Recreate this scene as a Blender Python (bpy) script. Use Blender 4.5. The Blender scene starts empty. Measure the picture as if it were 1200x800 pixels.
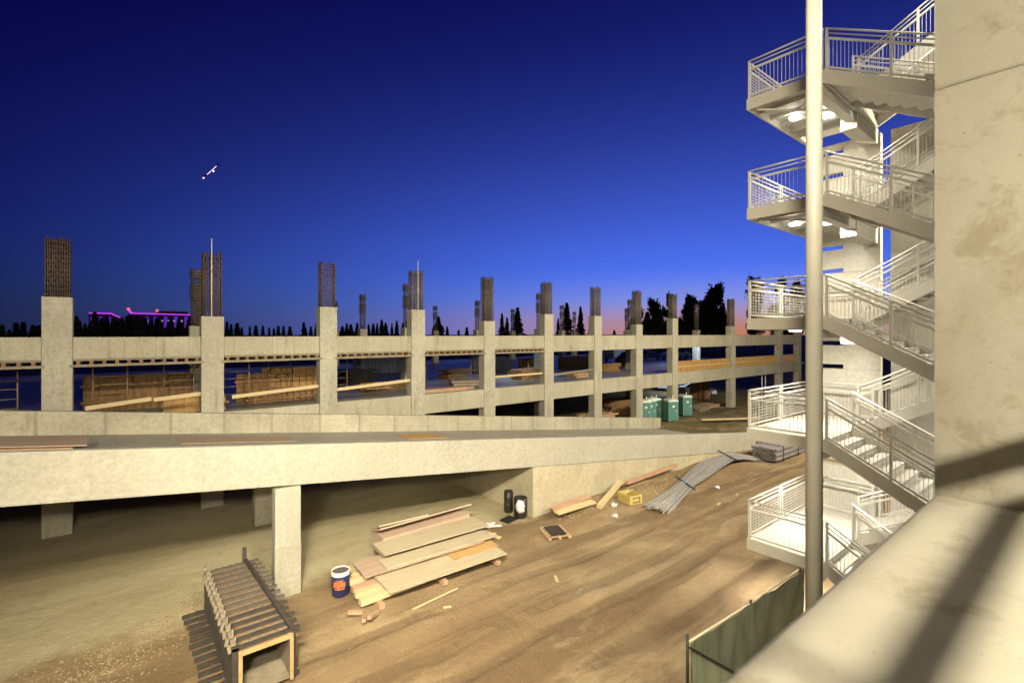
import bpy, math, random
from mathutils import Vector, Matrix, noise as mnoise
R = math.radians
PI = math.pi
random.seed(7)
sc = bpy.context.scene
col = sc.collection
EYE = 7.9            # eye height above the yard
YAW = R(38.8)        # the view turns 38.8 degrees from +Y (away, across the yard) towards +X
CY, SY = math.cos(YAW), math.sin(YAW)
FX = 571.0

def along(px, Y):
    """X at which the bearing px crosses the plane Y = const"""
    s = (px - 600) / FX
    return Y * (s * CY + SY) / (CY - s * SY)

def depth(px, Y):
    return Y / (CY - (px - 600) / FX * SY)

# ------------------------------------------------------------------ mesh helper
def wloc(o):
    v = Vector((0, 0, 0))
    while o is not None:
        v += o.location
        o = o.parent
    return v

class MB:
    def __init__(s):
        s.v = []; s.f = []; s.sm = []
    def _add(s, vs, fs, smooth=False):
        b = len(s.v)
        s.v += [tuple(v) for v in vs]
        s.f += [tuple(i + b for i in f) for f in fs]
        s.sm += [smooth] * len(fs)
        return s
    def hexa(s, p):
        return s._add(p, [(0, 3, 2, 1), (4, 5, 6, 7), (0, 1, 5, 4), (1, 2, 6, 5), (2, 3, 7, 6), (3, 0, 4, 7)])
    def box(s, x0, x1, y0, y1, z0, z1):
        return s.hexa([(x0, y0, z0), (x1, y0, z0), (x1, y1, z0), (x0, y1, z0), (x0, y0, z1), (x1, y0, z1), (x1, y1, z1), (x0, y1, z1)])
    def cbox(s, c, sz, rz=0, rx=0, ry=0):
        m = Matrix.Translation(c) @ Matrix.Rotation(rz, 4, 'Z') @ Matrix.Rotation(ry, 4, 'Y') @ Matrix.Rotation(rx, 4, 'X')
        h = [k / 2 for k in sz]
        pts = [(-1, -1, -1), (1, -1, -1), (1, 1, -1), (-1, 1, -1), (-1, -1, 1), (1, -1, 1), (1, 1, 1), (-1, 1, 1)]
        return s.hexa([m @ Vector((a * h[0], b * h[1], c2 * h[2])) for a, b, c2 in pts])
    def bar(s, p0, p1, w, h, up=(0, 0, 1)):
        p0, p1 = Vector(p0), Vector(p1)
        d = (p1 - p0).normalized()
        u = Vector(up)
        sd = d.cross(u)
        if sd.length < 1e-5:
            sd = Vector((1, 0, 0))
        sd.normalize(); u = sd.cross(d)
        a, b = sd * w / 2, u * h / 2
        return s.hexa([p0 - a - b, p0 + a - b, p1 + a - b, p1 - a - b, p0 - a + b, p0 + a + b, p1 + a + b, p1 - a + b])
    def tube(s, pts, r, n=8, caps=True, smooth=True):
        pts = [Vector(p) for p in pts]
        rs = r if isinstance(r, (list, tuple)) else [r] * len(pts)
        vs, fs = [], []
        d0 = (pts[-1] - pts[0]).normalized()
        ref = Vector((0, 0, 1)) if abs(d0.z) < .9 else Vector((1, 0, 0))
        for i, p in enumerate(pts):
            d = (pts[min(i + 1, len(pts) - 1)] - pts[max(i - 1, 0)]).normalized()
            a = d.cross(ref).normalized(); b = a.cross(d)
            for k in range(n):
                t = 2 * PI * k / n
                vs.append(p + (a * math.cos(t) + b * math.sin(t)) * rs[i])
        for i in range(len(pts) - 1):
            for k in range(n):
                k2 = (k + 1) % n
                fs.append((i * n + k, i * n + k2, (i + 1) * n + k2, (i + 1) * n + k))
        s._add(vs, fs, smooth)
        if caps:
            b = len(s.v) - len(vs)
            s.f += [tuple(b + k for k in range(n))[::-1], tuple(b + (len(pts) - 1) * n + k for k in range(n))]
            s.sm += [False, False]
        return s
    def lathe(s, c, prof, n=24, smooth=True):
        vs, fs = [], []
        for r, z in prof:
            for k in range(n):
                t = 2 * PI * k / n
                vs.append((c[0] + r * math.cos(t), c[1] + r * math.sin(t), c[2] + z))
        for i in range(len(prof) - 1):
            for k in range(n):
                k2 = (k + 1) % n
                fs.append((i * n + k, i * n + k2, (i + 1) * n + k2, (i + 1) * n + k))
        return s._add(vs, fs, smooth)
    def prism(s, poly, axis, a0, a1):
        """polygon (u, v) pushed along an axis: 'x': (y, z), 'y': (x, z), 'z': (x, y)"""
        def p(u, v, a):
            return {'x': (a, u, v), 'y': (u, a, v), 'z': (u, v, a)}[axis]
        n = len(poly)
        vs = [p(u, v, a0) for u, v in poly] + [p(u, v, a1) for u, v in poly]
        fs = [tuple(range(n))[::-1], tuple(range(n, 2 * n))] + [(i, (i + 1) % n, n + (i + 1) % n, n + i) for i in range(n)]
        return s._add(vs, fs)
    def build(s, name, mat, parent=None, bevel=0, fixn=False):
        me = bpy.data.meshes.new(name)
        off = wloc(parent) if parent is not None else Vector((0, 0, 0))
        me.from_pydata([(v[0] - off.x, v[1] - off.y, v[2] - off.z) for v in s.v], [], s.f)
        me.polygons.foreach_set('use_smooth', s.sm)
        me.materials.append(mat)
        if fixn or True:
            import bmesh
            bm = bmesh.new(); bm.from_mesh(me)
            bmesh.ops.recalc_face_normals(bm, faces=bm.faces)
            bm.to_mesh(me); bm.free()
        me.update()
        o = bpy.data.objects.new(name, me)
        col.objects.link(o)
        o.parent = parent
        if bevel:
            m = o.modifiers.new('bevel', 'BEVEL'); m.width = bevel; m.segments = 2; m.limit_method = 'ANGLE'
        return o

def tag(o, label=None, cat=None, group=None, kind=None):
    if label: o['label'] = label
    if cat: o['category'] = cat
    if group: o['group'] = group
    if kind: o['kind'] = kind
    return o

def thing(name, label, cat, loc=(0, 0, 0), rz=0, group=None):
    o = bpy.data.objects.new(name, None)
    o.empty_display_size = .3
    col.objects.link(o)
    o.location = loc; o.rotation_euler = (0, 0, rz)
    return tag(o, label, cat, group)

def copy_tree(o, parent=None):
    c = o.copy(); col.objects.link(c); c.parent = parent
    for ch in list(o.children):
        copy_tree(ch, c)
    return c

# ------------------------------------------------------------------ materials
class NT:
    def __init__(s, name):
        s.m = bpy.data.materials.new(name); s.m.use_nodes = True
        s.t = s.m.node_tree; s.b = s.t.nodes['Principled BSDF']
        s.pos = s.t.nodes.new('ShaderNodeNewGeometry').outputs['Position']
    def n(s, typ, **kw):
        o = s.t.nodes.new(typ)
        for k, v in kw.items(): setattr(o, k, v)
        return o
    def put(s, sock, v):
        if hasattr(v, 'is_output') or isinstance(v, bpy.types.NodeSocket): s.t.links.new(v, sock)
        else: sock.default_value = v
    def noise(s, scale, detail=6, rough=.6, vec=None, stretch=None, dist=0):
        vec = vec or s.pos
        if stretch:
            mp = s.n('ShaderNodeVectorMath', operation='MULTIPLY'); s.put(mp.inputs[0], vec); mp.inputs[1].default_value = stretch
            vec = mp.outputs[0]
        q = s.n('ShaderNodeTexNoise'); s.put(q.inputs['Vector'], vec)
        q.inputs['Scale'].default_value = scale; q.inputs['Detail'].default_value = detail
        q.inputs['Roughness'].default_value = rough; q.inputs['Distortion'].default_value = dist
        return q.outputs['Fac']
    def ramp(s, f, a, b, lo=0., hi=1.):
        q = s.n('ShaderNodeMapRange'); q.interpolation_type = 'SMOOTHSTEP'
        s.put(q.inputs[0], f); q.inputs[1].default_value = a; q.inputs[2].default_value = b
        q.inputs[3].default_value = lo; q.inputs[4].default_value = hi
        return q.outputs[0]
    def mix(s, f, a, b, mode='MIX'):
        q = s.n('ShaderNodeMix', data_type='RGBA', blend_type=mode)
        s.put(q.inputs[0], f)
        for i, v in ((6, a), (7, b)):
            if isinstance(v, (tuple, list)): q.inputs[i].default_value = (*v[:3], 1)
            else: s.t.links.new(v, q.inputs[i])
        return q.outputs[2]
    def math(s, op, a, b=0.):
        q = s.n('ShaderNodeMath', operation=op); s.put(q.inputs[0], a); s.put(q.inputs[1], b)
        return q.outputs[0]
    def xyz(s):
        q = s.n('ShaderNodeSeparateXYZ'); s.put(q.inputs[0], s.pos); return q.outputs
    def out(s, colr, rough=.8, metal=0., bump=None, bs=.3, bd=.02, spec=None):
        if isinstance(colr, (tuple, list)): s.b.inputs['Base Color'].default_value = (*colr[:3], 1)
        else: s.t.links.new(colr, s.b.inputs['Base Color'])
        s.put(s.b.inputs['Roughness'], rough); s.b.inputs['Metallic'].default_value = metal
        if spec is not None: s.b.inputs['Specular IOR Level'].default_value = spec
        if bump is not None:
            q = s.n('ShaderNodeBump'); q.inputs['Strength'].default_value = bs; q.inputs['Distance'].default_value = bd
            s.t.links.new(bump, q.inputs['Height']); s.t.links.new(q.outputs[0], s.b.inputs['Normal'])
        return s.m

def concrete(name, c1, c2, dark, rough=.82, stain=.5, seam=None, bs=.35, scale=1., seamstr=.75, thin=.012):
    t = NT(name)
    a = t.ramp(t.noise(.55 * scale, 8, .65), .35, .68)
    c = t.mix(a, c1, c2)
    st = t.ramp(t.noise(1.1 * scale, 7, .7, stretch=(1.6, 1.6, .35)), .52, .74, 0, stain)
    c = t.mix(st, c, dark)
    drip = t.ramp(t.noise(2.6 * scale, 6, .65, stretch=(1.3, 1.3, .07)), .56, .70, 0, stain * .75)
    c = t.mix(drip, c, dark)
    blot = t.ramp(t.noise(4.2 * scale, 7, .75), .60, .70, 0, stain * .7)
    c = t.mix(blot, c, dark)
    fine = t.noise(9 * scale, 6, .7)
    c = t.mix(t.ramp(fine, .3, .75, .0, .35), c, dark, 'MULTIPLY')
    hole = t.ramp(t.noise(38 * scale, 2, .5), .7, .76, 0, .55)
    c = t.mix(hole, c, (dark[0] * .5, dark[1] * .5, dark[2] * .5))
    if seam:
        x = t.xyz()
        w = t.math('ADD', x[0], t.math('MULTIPLY', t.noise(.35, 2, stretch=(1, 0, 0)), seam * .5))
        fr = t.math('FRACT', t.math('DIVIDE', w, seam))
        ln = t.math('LESS_THAN', fr, thin / seam)
        c = t.mix(t.math('MULTIPLY', ln, seamstr), c, (dark[0] * .55, dark[1] * .55, dark[2] * .55))
        cell = t.n('ShaderNodeTexWhiteNoise', noise_dimensions='1D')
        t.put(cell.inputs['W'], t.math('FLOOR', t.math('DIVIDE', w, seam)))
        c = t.mix(t.math('MULTIPLY', cell.outputs['Value'], .28), c, dark)
    h = t.math('ADD', t.noise(3.5 * scale, 8, .7), t.math('MULTIPLY', fine, .5))
    return t.out(c, rough, bump=h, bs=bs, bd=.015)

def simple(name, c, rough=.6, metal=0., var=.25, scale=5., dark=None, stretch=None, bs=.15):
    t = NT(name)
    dark = dark or tuple(k * .55 for k in c)
    f = t.ramp(t.noise(scale, 6, .65, stretch=stretch), .35, .75, 0, 1)
    cc = t.mix(t.math('MULTIPLY', f, var * 2), c, dark)
    return t.out(cc, rough, metal, bump=t.noise(scale * 4, 4, .6, stretch=stretch), bs=bs, bd=.006)

def emit(name, c, strength):
    m = bpy.data.materials.new(name); m.use_nodes = True
    b = m.node_tree.nodes['Principled BSDF']
    b.inputs['Base Color'].default_value = (*c, 1)
    b.inputs['Emission Color'].default_value = (*c, 1); b.inputs['Emission Strength'].default_value = strength
    return m

M = {}
M['beam'] = concrete('weathered_beam_concrete', (.40, .375, .30), (.47, .445, .365), (.23, .205, .145), seam=1.55, stain=.75)
M['column'] = concrete('column_concrete', (.38, .36, .30), (.46, .435, .365), (.22, .20, .15), stain=.75)
M['barrier'] = concrete('barrier_wall_concrete', (.37, .35, .285), (.47, .445, .36), (.23, .21, .155), seam=1.9, stain=.8, thin=.11, seamstr=.4)
M['fascia'] = concrete('smooth_fascia_concrete', (.365, .35, .305), (.41, .395, .345), (.28, .26, .21), seam=2.3, stain=.35, bs=.12, seamstr=.3, thin=.01)
M['rough_wall'] = concrete('rough_retaining_concrete', (.41, .37, .275), (.50, .455, .345), (.29, .245, .16), seam=1.22, stain=.5, bs=.6, seamstr=.25, thin=.01)
M['deck'] = concrete('trowelled_deck_concrete', (.30, .29, .26), (.36, .345, .31), (.22, .21, .18), rough=.42, stain=.4, bs=.08)
M['ramp_deck'] = concrete('ramp_deck_concrete', (.34, .32, .27), (.40, .375, .315), (.25, .225, .18), stain=.5, bs=.2)
def parapet_mat():
    t = NT('near_parapet_concrete')
    c = t.mix(t.ramp(t.noise(1.6, 8, .65), .35, .68), (.44, .42, .355), (.50, .48, .41))
    c = t.mix(t.ramp(t.noise(5.5, 8, .72, dist=.4), .52, .66, 0, .7), c, (.32, .275, .19))
    c = t.mix(t.ramp(t.noise(1.3, 6, .7, stretch=(1, 1, .5)), .5, .68, 0, .5), c, (.35, .31, .23))
    c = t.mix(t.ramp(t.noise(19, 7, .75), .60, .72, 0, .5), c, (.29, .25, .18))
    c = t.mix(t.ramp(t.noise(70, 2, .5), .70, .75, 0, .7), c, (.15, .125, .085))
    v = t.n('ShaderNodeTexVoronoi', feature='DISTANCE_TO_EDGE'); v.inputs['Scale'].default_value = .9
    dm = t.n('ShaderNodeVectorMath', operation='ADD'); nz = t.n('ShaderNodeTexNoise'); nz.inputs['Scale'].default_value = 2.5; nz.inputs['Detail'].default_value = 6
    t.put(nz.inputs['Vector'], t.pos); t.put(dm.inputs[0], t.pos); t.put(dm.inputs[1], nz.outputs['Color']); t.put(v.inputs['Vector'], dm.outputs[0])
    crack = t.math('MULTIPLY', t.ramp(v.outputs['Distance'], .0, .005, 1., 0.), t.ramp(t.noise(.9, 3), .5, .6))
    c = t.mix(t.math('MULTIPLY', crack, .6), c, (.16, .13, .09))
    h = t.math('ADD', t.noise(9, 8, .7), t.math('MULTIPLY', t.noise(60, 4, .6), .4))
    return t.out(c, .85, bump=h, bs=.35, bd=.012)
M['parapet'] = parapet_mat()
M['pylon'] = concrete('pale_pylon_concrete', (.56, .54, .47), (.63, .60, .53), (.45, .42, .35), stain=.3, bs=.2)
M['steel'] = simple('cream_painted_steel', (.66, .64, .58), .42, 0, .08, 3, bs=.05)
M['steel_grey'] = simple('cream_painted_channel', (.64, .61, .54), .5, 0, .1, 3, bs=.05)
M['pan'] = simple('galvanised_stair_pan', (.60, .57, .52), .6, 0, .15, 6)
M['tread'] = concrete('stair_tread_concrete', (.46, .44, .40), (.52, .50, .45), (.36, .33, .28), stain=.4, bs=.15, scale=3)
M['pole'] = simple('painted_pole_metal', (.64, .62, .54), .4, 0, .08, 2, bs=.04)
M['rust'] = simple('rusty_reinforcing_steel', (.115, .082, .062), .75, .2, .4, 14, dark=(.045, .026, .018))
M['rebar'] = simple('grey_reinforcing_steel', (.15, .125, .105), .65, .3, .4, 14, dark=(.08, .06, .05))
M['tie'] = simple('white_painted_pipe', (.7, .7, .7), .5, 0, .05)
M['ply'] = simple('weathered_plywood', (.42, .365, .265), .8, 0, .3, 1.6, dark=(.33, .25, .145), stretch=(.5, 5, 5))
M['ply_pink'] = simple('pinkish_plywood', (.40, .295, .225), .8, 0, .3, 1.6, dark=(.29, .20, .15), stretch=(.5, 5, 5))
M['ply_orange'] = simple('fresh_orange_plywood', (.46, .285, .115), .75, 0, .3, 2.2, dark=(.33, .19, .07), stretch=(.5, 5, 5))
M['lumber'] = simple('pale_lumber', (.55, .44, .26), .75, 0, .25, 2, dark=(.40, .29, .15), stretch=(.4, 8, 8))
M['lumber_red'] = simple('reddish_cut_timber', (.43, .27, .18), .8, 0, .3, 3, dark=(.28, .15, .1))
M['form_brown'] = simple('brown_formwork_timber', (.25, .145, .065), .8, 0, .45, 3.5, dark=(.14, .07, .025), stretch=(3, 3, .5))
M['form_dark'] = simple('dark_steel_waler', (.075, .066, .06), .6, .35, .4, 6, dark=(.035, .03, .03))
M['form_grey'] = simple('grey_timber_waler', (.10, .085, .07), .75, 0, .4, 6, dark=(.06, .05, .045))
M['form_in'] = simple('cement_stained_form_lining', (.25, .21, .155), .7, 0, .4, 3)
M['form_edge'] = simple('tan_form_edge_timber', (.40, .27, .13), .75, 0, .35, 5)
M['blue_drum'] = simple('dark_blue_plastic', (.018, .028, .10), .4, 0, .1)
M['white'] = simple('white_plastic', (.72, .71, .70), .45, 0, .06)
M['orange'] = simple('orange_label_print', (.62, .16, .035), .5, 0, .2, 12, dark=(.45, .1, .03))
M['black'] = simple('black_plastic', (.018, .017, .016), .5, 0, .2)
M['bag'] = simple('white_plastic_bag', (.68, .66, .68), .35, 0, .15, 9)
M['yellow'] = simple('yellow_painted_plywood', (.52, .41, .13), .6, 0, .25, 4)
M['teal'] = simple('teal_plastic', (.11, .28, .245), .5, 0, .12, 3)
M['teal_dark'] = simple('dark_teal_plastic', (.075, .20, .175), .5, 0, .12, 3)
M['roof_white'] = simple('pale_translucent_roof', (.62, .68, .66), .45, 0, .06)
M['screen'] = simple('green_privacy_mesh', (.19, .205, .14), .85, 0, .4, 1.6, dark=(.09, .105, .065), stretch=(2.2, 2.2, .4))
M['hem'] = simple('pale_fence_hem', (.62, .58, .42), .6, 0, .1)
M['dark_steel'] = simple('dark_fence_post', (.03, .03, .03), .5, .4, .2)
M['tarp_grey'] = simple('grey_galvanised_bar', (.34, .325, .32), .5, .35, .35, 8)
M['scaf'] = simple('rusty_scaffold_tube', (.24, .17, .11), .6, .3, .4, 8)
M['casing'] = simple('grey_lamp_casing', (.35, .35, .34), .5, .3, .1)
M['bark'] = simple('dark_bark', (.06, .045, .03), .9, 0, .3)
M['plane'] = simple('white_aircraft_paint', (.75, .75, .78), .35, 0, .03)
M['hotel'] = simple('dusky_hotel_wall', (.12, .10, .12), .8, 0, .2)
M['tyre'] = simple('tyre_rubber', (.02, .02, .02), .8)
M['glass'] = simple('dark_window_glass', (.02, .025, .03), .08, 0, 0)
M['silver'] = simple('silver_car_paint', (.42, .43, .45), .3, .4, .03)
M['car_white'] = simple('white_car_paint', (.72, .73, .75), .3, 0, .03)
M['car_dark'] = simple('dark_car_paint', (.03, .032, .04), .3, .2, .03)
M['head_lamp'] = simple('clear_headlight', (.7, .7, .7), .15)
M['neon'] = emit('magenta_neon', (.62, .06, .9), .95)
M['wash_glow'] = emit('violet_wash_glow', (.16, .03, .75), .55)
M['red_lamp'] = emit('red_roof_lamp', (.9, .12, .1), 1.5)
M['window_lit'] = emit('lit_window', (.7, .75, .6), .35)
M['lamp'] = emit('stair_lamp_glow', (1, .96, .86), 22)
M['flood'] = emit('flood_lamp_glow', (1, .86, .55), 20)
M['nav'] = emit('aircraft_lamp', (1, .72, .85), 7)
M['streak_dim'] = emit('aircraft_streak_glow', (.9, .6, .8), 2.2)

def leaf_mat(name, a, b):
    t = NT(name)
    return t.out(t.mix(t.ramp(t.noise(.8, 4), .35, .65), a, b), .8)
M['leaf'] = leaf_mat('dark_conifer_needles', (.035, .05, .022), (.06, .075, .03))
M['leaf2'] = leaf_mat('eucalyptus_leaves', (.045, .055, .03), (.07, .075, .04))

def dirt_mat():
    t = NT('packed_yard_dirt')
    x = t.xyz()
    a = t.ramp(t.noise(.16, 8, .62), .36, .66)
    c = t.mix(a, (.22, .15, .08), (.335, .245, .14))
    mid = t.ramp(t.noise(.55, 9, .7, dist=.8), .4, .62)
    c = t.mix(t.math('MULTIPLY', mid, .3), c, (.15, .096, .048))
    tr = t.ramp(t.noise(1, 5, .6, stretch=(.05, .9, 1), dist=.35), .47, .60)
    c = t.mix(t.math('MULTIPLY', tr, .7), c, (.135, .085, .042))
    pale = t.ramp(t.noise(1, 7, .7, stretch=(.16, .45, 1), dist=.6), .52, .66)
    c = t.mix(t.math('MULTIPLY', pale, .6), c, (.40, .31, .185))
    wob = t.math('MULTIPLY', t.noise(.11, 3, .5, stretch=(1, .15, 1)), 2.2)
    yy = t.math('ADD', x[1], wob)
    rut = None
    for y0, w0 in ((13.15, .2), (11.5, .24), (10.5, .2), (8.85, .26), (7.3, .2), (5.6, .24)):
        r_ = t.ramp(t.math('ABSOLUTE', t.math('SUBTRACT', yy, y0)), w0 * .55, w0 * 1.5, 1., 0.)
        rut = r_ if rut is None else t.math('MAXIMUM', rut, r_)
    rut = t.math('MULTIPLY', rut, t.ramp(t.noise(.3, 5, .65), .34, .52))
    c = t.mix(t.math('MULTIPLY', rut, .55), c, (.15, .098, .05))
    tr = t.math('MAXIMUM', t.math('MULTIPLY', tr, .4), rut)
    # rows of tyre lugs pressed into the ruts
    lug = t.math('MULTIPLY', t.ramp(t.math('FRACT', t.math('ADD', t.math('MULTIPLY', x[0], 3.1), t.math('MULTIPLY', t.noise(.9, 4), 1.6))), .3, .7), t.math('MULTIPLY', tr, t.ramp(t.noise(.4, 3), .5, .65)))
    c = t.mix(t.math('MULTIPLY', lug, .35), c, (.10, .064, .032))
    c = t.mix(t.ramp(t.noise(2.3, 9, .75), .55, .70, 0, .3), c, (.12, .075, .037))
    spk = t.ramp(t.noise(21, 5, .65), .60, .68, 0, .55)
    c = t.mix(spk, c, (.40, .32, .20))
    spd = t.ramp(t.noise(27, 5, .65), .60, .68, 0, .6)
    c = t.mix(spd, c, (.085, .055, .028))
    # smooth sandy slab under the ramp
    edge = t.math('ADD', x[1], t.math('MULTIPLY', t.noise(.5, 6, .65), 2.6))
    edge = t.math('ADD', edge, t.math('MULTIPLY', x[0], .0))
    slab = t.ramp(edge, 16.9, 17.9)
    sc1 = t.mix(t.ramp(t.noise(.3, 7, .6, stretch=(.35, 1.3, 1)), .35, .68), (.37, .32, .20), (.50, .445, .30))
    sc1 = t.mix(t.ramp(t.noise(1.2, 7, .7), .5, .75, 0, .5), sc1, (.24, .20, .125))
    inx = t.math('LESS_THAN', x[0], 14.)
    c = t.mix(t.math('MULTIPLY', slab, inx), c, sc1)
    # dry grass bank between the ramp and the unfinished garage
    g = t.math('MULTIPLY', t.ramp(x[0], 28, 31), t.ramp(x[1], 16.2, 17.4))
    gm = t.ramp(t.noise(.7, 7, .65), .38, .55)
    c = t.mix(t.math('MULTIPLY', g, gm), c, (.115, .10, .03))
    far = t.math('GREATER_THAN', x[1], 60.)
    c = t.mix(far, c, (.07, .065, .06))
    h = t.math('ADD', t.noise(2.2, 10, .72), t.math('MULTIPLY', t.noise(14, 6, .7), .35))
    h = t.math('SUBTRACT', h, t.math('MULTIPLY', rut, .5))
    return t.out(c, .92, bump=h, bs=.9, bd=.10)
M['dirt'] = dirt_mat()
M['stone'] = simple('pale_gravel', (.34, .27, .16), .9, 0, .4, 7, dark=(.2, .15, .09))

# ------------------------------------------------------------------ ground
def axis(lo, hi, step, far):
    a = [lo + i * step for i in range(int(round((hi - lo) / step)) + 1)]
    g, d = [], step
    p = hi
    while p < far:
        d *= 1.7; p += d; g.append(p)
    h, d, p = [], step, lo
    while p > -far:
        d *= 1.7; p -= d; h.append(p)
    return h[::-1] + a + g

def gheight(x, y):
    z = 0.
    inyard = max(0, min(1, (15.4 - y) / 1.2))
    z += inyard * .10 * mnoise.fractal((x * .35, y * .35, 3.1), .9, 2., 5)
    z += inyard * .07 * mnoise.noise((x * .06, y * .8, 9.))
    if 14.6 < x < 34:          # loose berm at the foot of the wall
        e = max(0, 1 - abs(y - 15.3) / 1.8) * min(1, (x - 14.6) / 2) * min(1, (34 - x) / 3)
        z += e * (.26 + .22 * mnoise.noise((x * .5, y * .5, 2.)))
    if x > 26 and 16 < y < 25.6:   # bank
        e = min(1, (x - 26) / 5) * min(1, (y - 16) / 1.5, (25.6 - y) / 1.5) * max(0, min(1, (70 - x) / 10))
        z += e * (.3 + .15 * mnoise.noise((x * .4, y * .4, 5.)))
    return z

xs = axis(-16, 44, .3, 3200); ys = axis(-1, 27, .28, 3200)
gb = MB()
gb.v = [(x, y, gheight(x, y)) for y in ys for x in xs]
nx = len(xs)
gb.f = [(j * nx + i, j * nx + i + 1, (j + 1) * nx + i + 1, (j + 1) * nx + i) for j in range(len(ys) - 1) for i in range(nx - 1)]
gb.sm = [True] * len(gb.f)
tag(gb.build('ground', M['dirt']), kind='structure')

def pebble(mb, p, r):
    k = [(0, 0, .7), (.9, .1, 0), (.2, .95, .1), (-.85, .3, 0), (-.3, -.9, .05), (.55, -.75, 0), (0, 0, -.5)]
    a = random.random() * 6.28
    vs = []
    for q in k:
        j = [random.uniform(.75, 1.25) for _ in range(3)]
        x, y = q[0] * j[0], q[1] * j[1]
        vs.append((p[0] + r * (x * math.cos(a) - y * math.sin(a)), p[1] + r * (x * math.sin(a) + y * math.cos(a)), p[2] + r * q[2] * j[2]))
    mb._add(vs, [(0, 1, 2), (0, 2, 3), (0, 3, 4), (0, 4, 5), (0, 5, 1), (6, 2, 1), (6, 3, 2), (6, 4, 3), (6, 5, 4), (6, 1, 5)])

pb = MB()
for i in range(2600):
    t = random.random(); w = random.gauss(0, .55)
    x = -2.5 + t * 5.2 + w * .7; y = 13.9 + t * 3.2 - w * .9
    pebble(pb, (x, y, gheight(x, y) + .01), random.uniform(.01, .032) * (1.5 if random.random() < .06 else 1))
for i in range(900):
    x = random.uniform(3, 30); y = random.uniform(9.5, 15.2) if random.random() < .75 else random.uniform(3, 9)
    pebble(pb, (x, y, gheight(x, y) + .005), random.choice((.01, .012, .015, .02, .03)))
for i in range(500):
    x = random.uniform(14.5, 33); y = 15.3 - abs(random.gauss(0, .8))
    pebble(pb, (x, y, gheight(x, y) + .01), random.uniform(.02, .07))
cb_ = MB()
for i in range(3600):
    x = random.uniform(1.5, 30); y = random.uniform(3, 15.2) if random.random() < .6 else random.gauss(11.8, 1.6)
    if y > 15.3 or 4.9 < x < 11 and 13 < y: continue
    pebble(cb_, (x, y, gheight(x, y)), random.choice((.012, .015, .02, .025, .03, .045)))
tag(cb_.build('dirt_clods', M['dirt']), 'crumbled dirt clods scattered over the yard', 'dirt clods', kind='stuff')
tag(pb.build('gravel', M['stone']), 'loose pale gravel and stones strewn over the dirt yard', 'gravel', kind='stuff')

# ------------------------------------------------------------------ entry ramp
def rz_(x): return EYE - 2.90 - .1145 * x      # fascia top
RY = 15.7
ramp = thing('vehicle_ramp', 'pale concrete entry ramp sloping down to the right across the yard', 'ramp', (13.8, RY, 0))
def sloped(mb, x0, x1, y0, y1, f0, f1):
    mb.hexa([(x0, y0, f0(x0)), (x1, y0, f0(x1)), (x1, y1, f0(x1)), (x0, y1, f0(x0)), (x0, y0, f1(x0)), (x1, y0, f1(x1)), (x1, y1, f1(x1)), (x0, y1, f1(x0))])
XL, XR = -14., 34.3
m = MB(); sloped(m, XL, XR, RY, RY + .25, lambda x: rz_(x) - 1.23, rz_); m.build('fascia', M['fascia'], ramp, .02)
m = MB(); sloped(m, XL, XR, RY - .012, RY - .002, lambda x: rz_(x) - 1.21, lambda x: rz_(x) - 1.06); m.build('drip_band', M['fascia'], ramp)
m = MB(); sloped(m, XL, 36.5, RY + .252, 23.3, lambda x: rz_(x) - 1.20, lambda x: rz_(x) - .85); m.build('deck', M['ramp_deck'], ramp)
m = MB(); sloped(m, XL, 34.3, 23.3, 23.55, lambda x: max(-.2, rz_(x) - 1.3), lambda x: rz_(x) - .02); m.build('barrier_wall', M['barrier'], ramp, .02)
m = MB(); sloped(m, 13.8, XR, RY + .03, RY + .26, lambda x: -.3, lambda x: rz_(x) - 1.232); m.build('retaining_wall', M['rough_wall'], ramp)
m = MB(); m.box(13.82, 14.1, RY + .262, 23.3, -.3, 2.1); m.build('return_wall', M['rough_wall'], ramp)
m = MB(); m.box(3.58, 4.31, RY - .03, RY + .36, -.1, rz_(4.31) - 1.235); cc = m.build('column', M['fascia'], ramp, .02)
m = MB(); m.box(3.57, 4.32, RY - .04, RY + .37, -.1, 1.55); m.build('stained_foot', M['ramp_deck'], cc, .02)
for x in (3.58, 4.31):
    m = MB(); m.box(x - .006, x + .006, RY - .008, RY - .001, rz_(x) - 1.05, rz_(x) - .1); m.build('seam', M['rough_wall'], ramp)
for x, y in ((4.7, 22.4), (-8, 22.4), (-8, RY + .3)):
    m = MB(); m.box(x - .4, x + .4, y - .25, y + .25, -.1, rz_(x + .4) - 1.18); m.build('column', M['column'], ramp, .02)
for x, dz in ((5.9, .9), (9.2, .7), (13.4, .5), (15.0, .42), (18.2, .28), (20.5, .5)):
    m = MB(); m.cbox((x, RY - .004, rz_(x) - dz), (.07, .02, .09)); m.build('tie_hole', M['column'], ramp)

# loose sheets lying on the ramp deck
def lone(name, mat, label, cat, mb, group=None, bevel=0):
    return tag(mb.build(name, mat, None, bevel), label, cat, group)
def deckz(x): return rz_(x) - .85
def rampsheet(x0, x1, y0, y1, dz, th):
    mb = MB(); sloped(mb, x0, x1, y0, y1, lambda x: deckz(x) + dz, lambda x: deckz(x) + dz + th); return mb
lone('plywood_sheet', M['ply_pink'], 'grey plywood sheet topping the sheets on the ramp at far left', 'plywood sheet', rampsheet(-5.4, -.75, 18.7, 20.4, .42, .03))
lone('plywood_sheet', M['lumber_red'], 'reddish edged plywood sheet under the grey one on the ramp at far left', 'plywood sheet', rampsheet(-5.6, -1.05, 18.62, 20.3, .34, .05))
lone('timber_bearer', M['lumber'], 'timber block holding the sheets up off the ramp at far left', 'timber', rampsheet(-1.9, -1.7, 18.8, 20.2, .006, .33))
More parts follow.
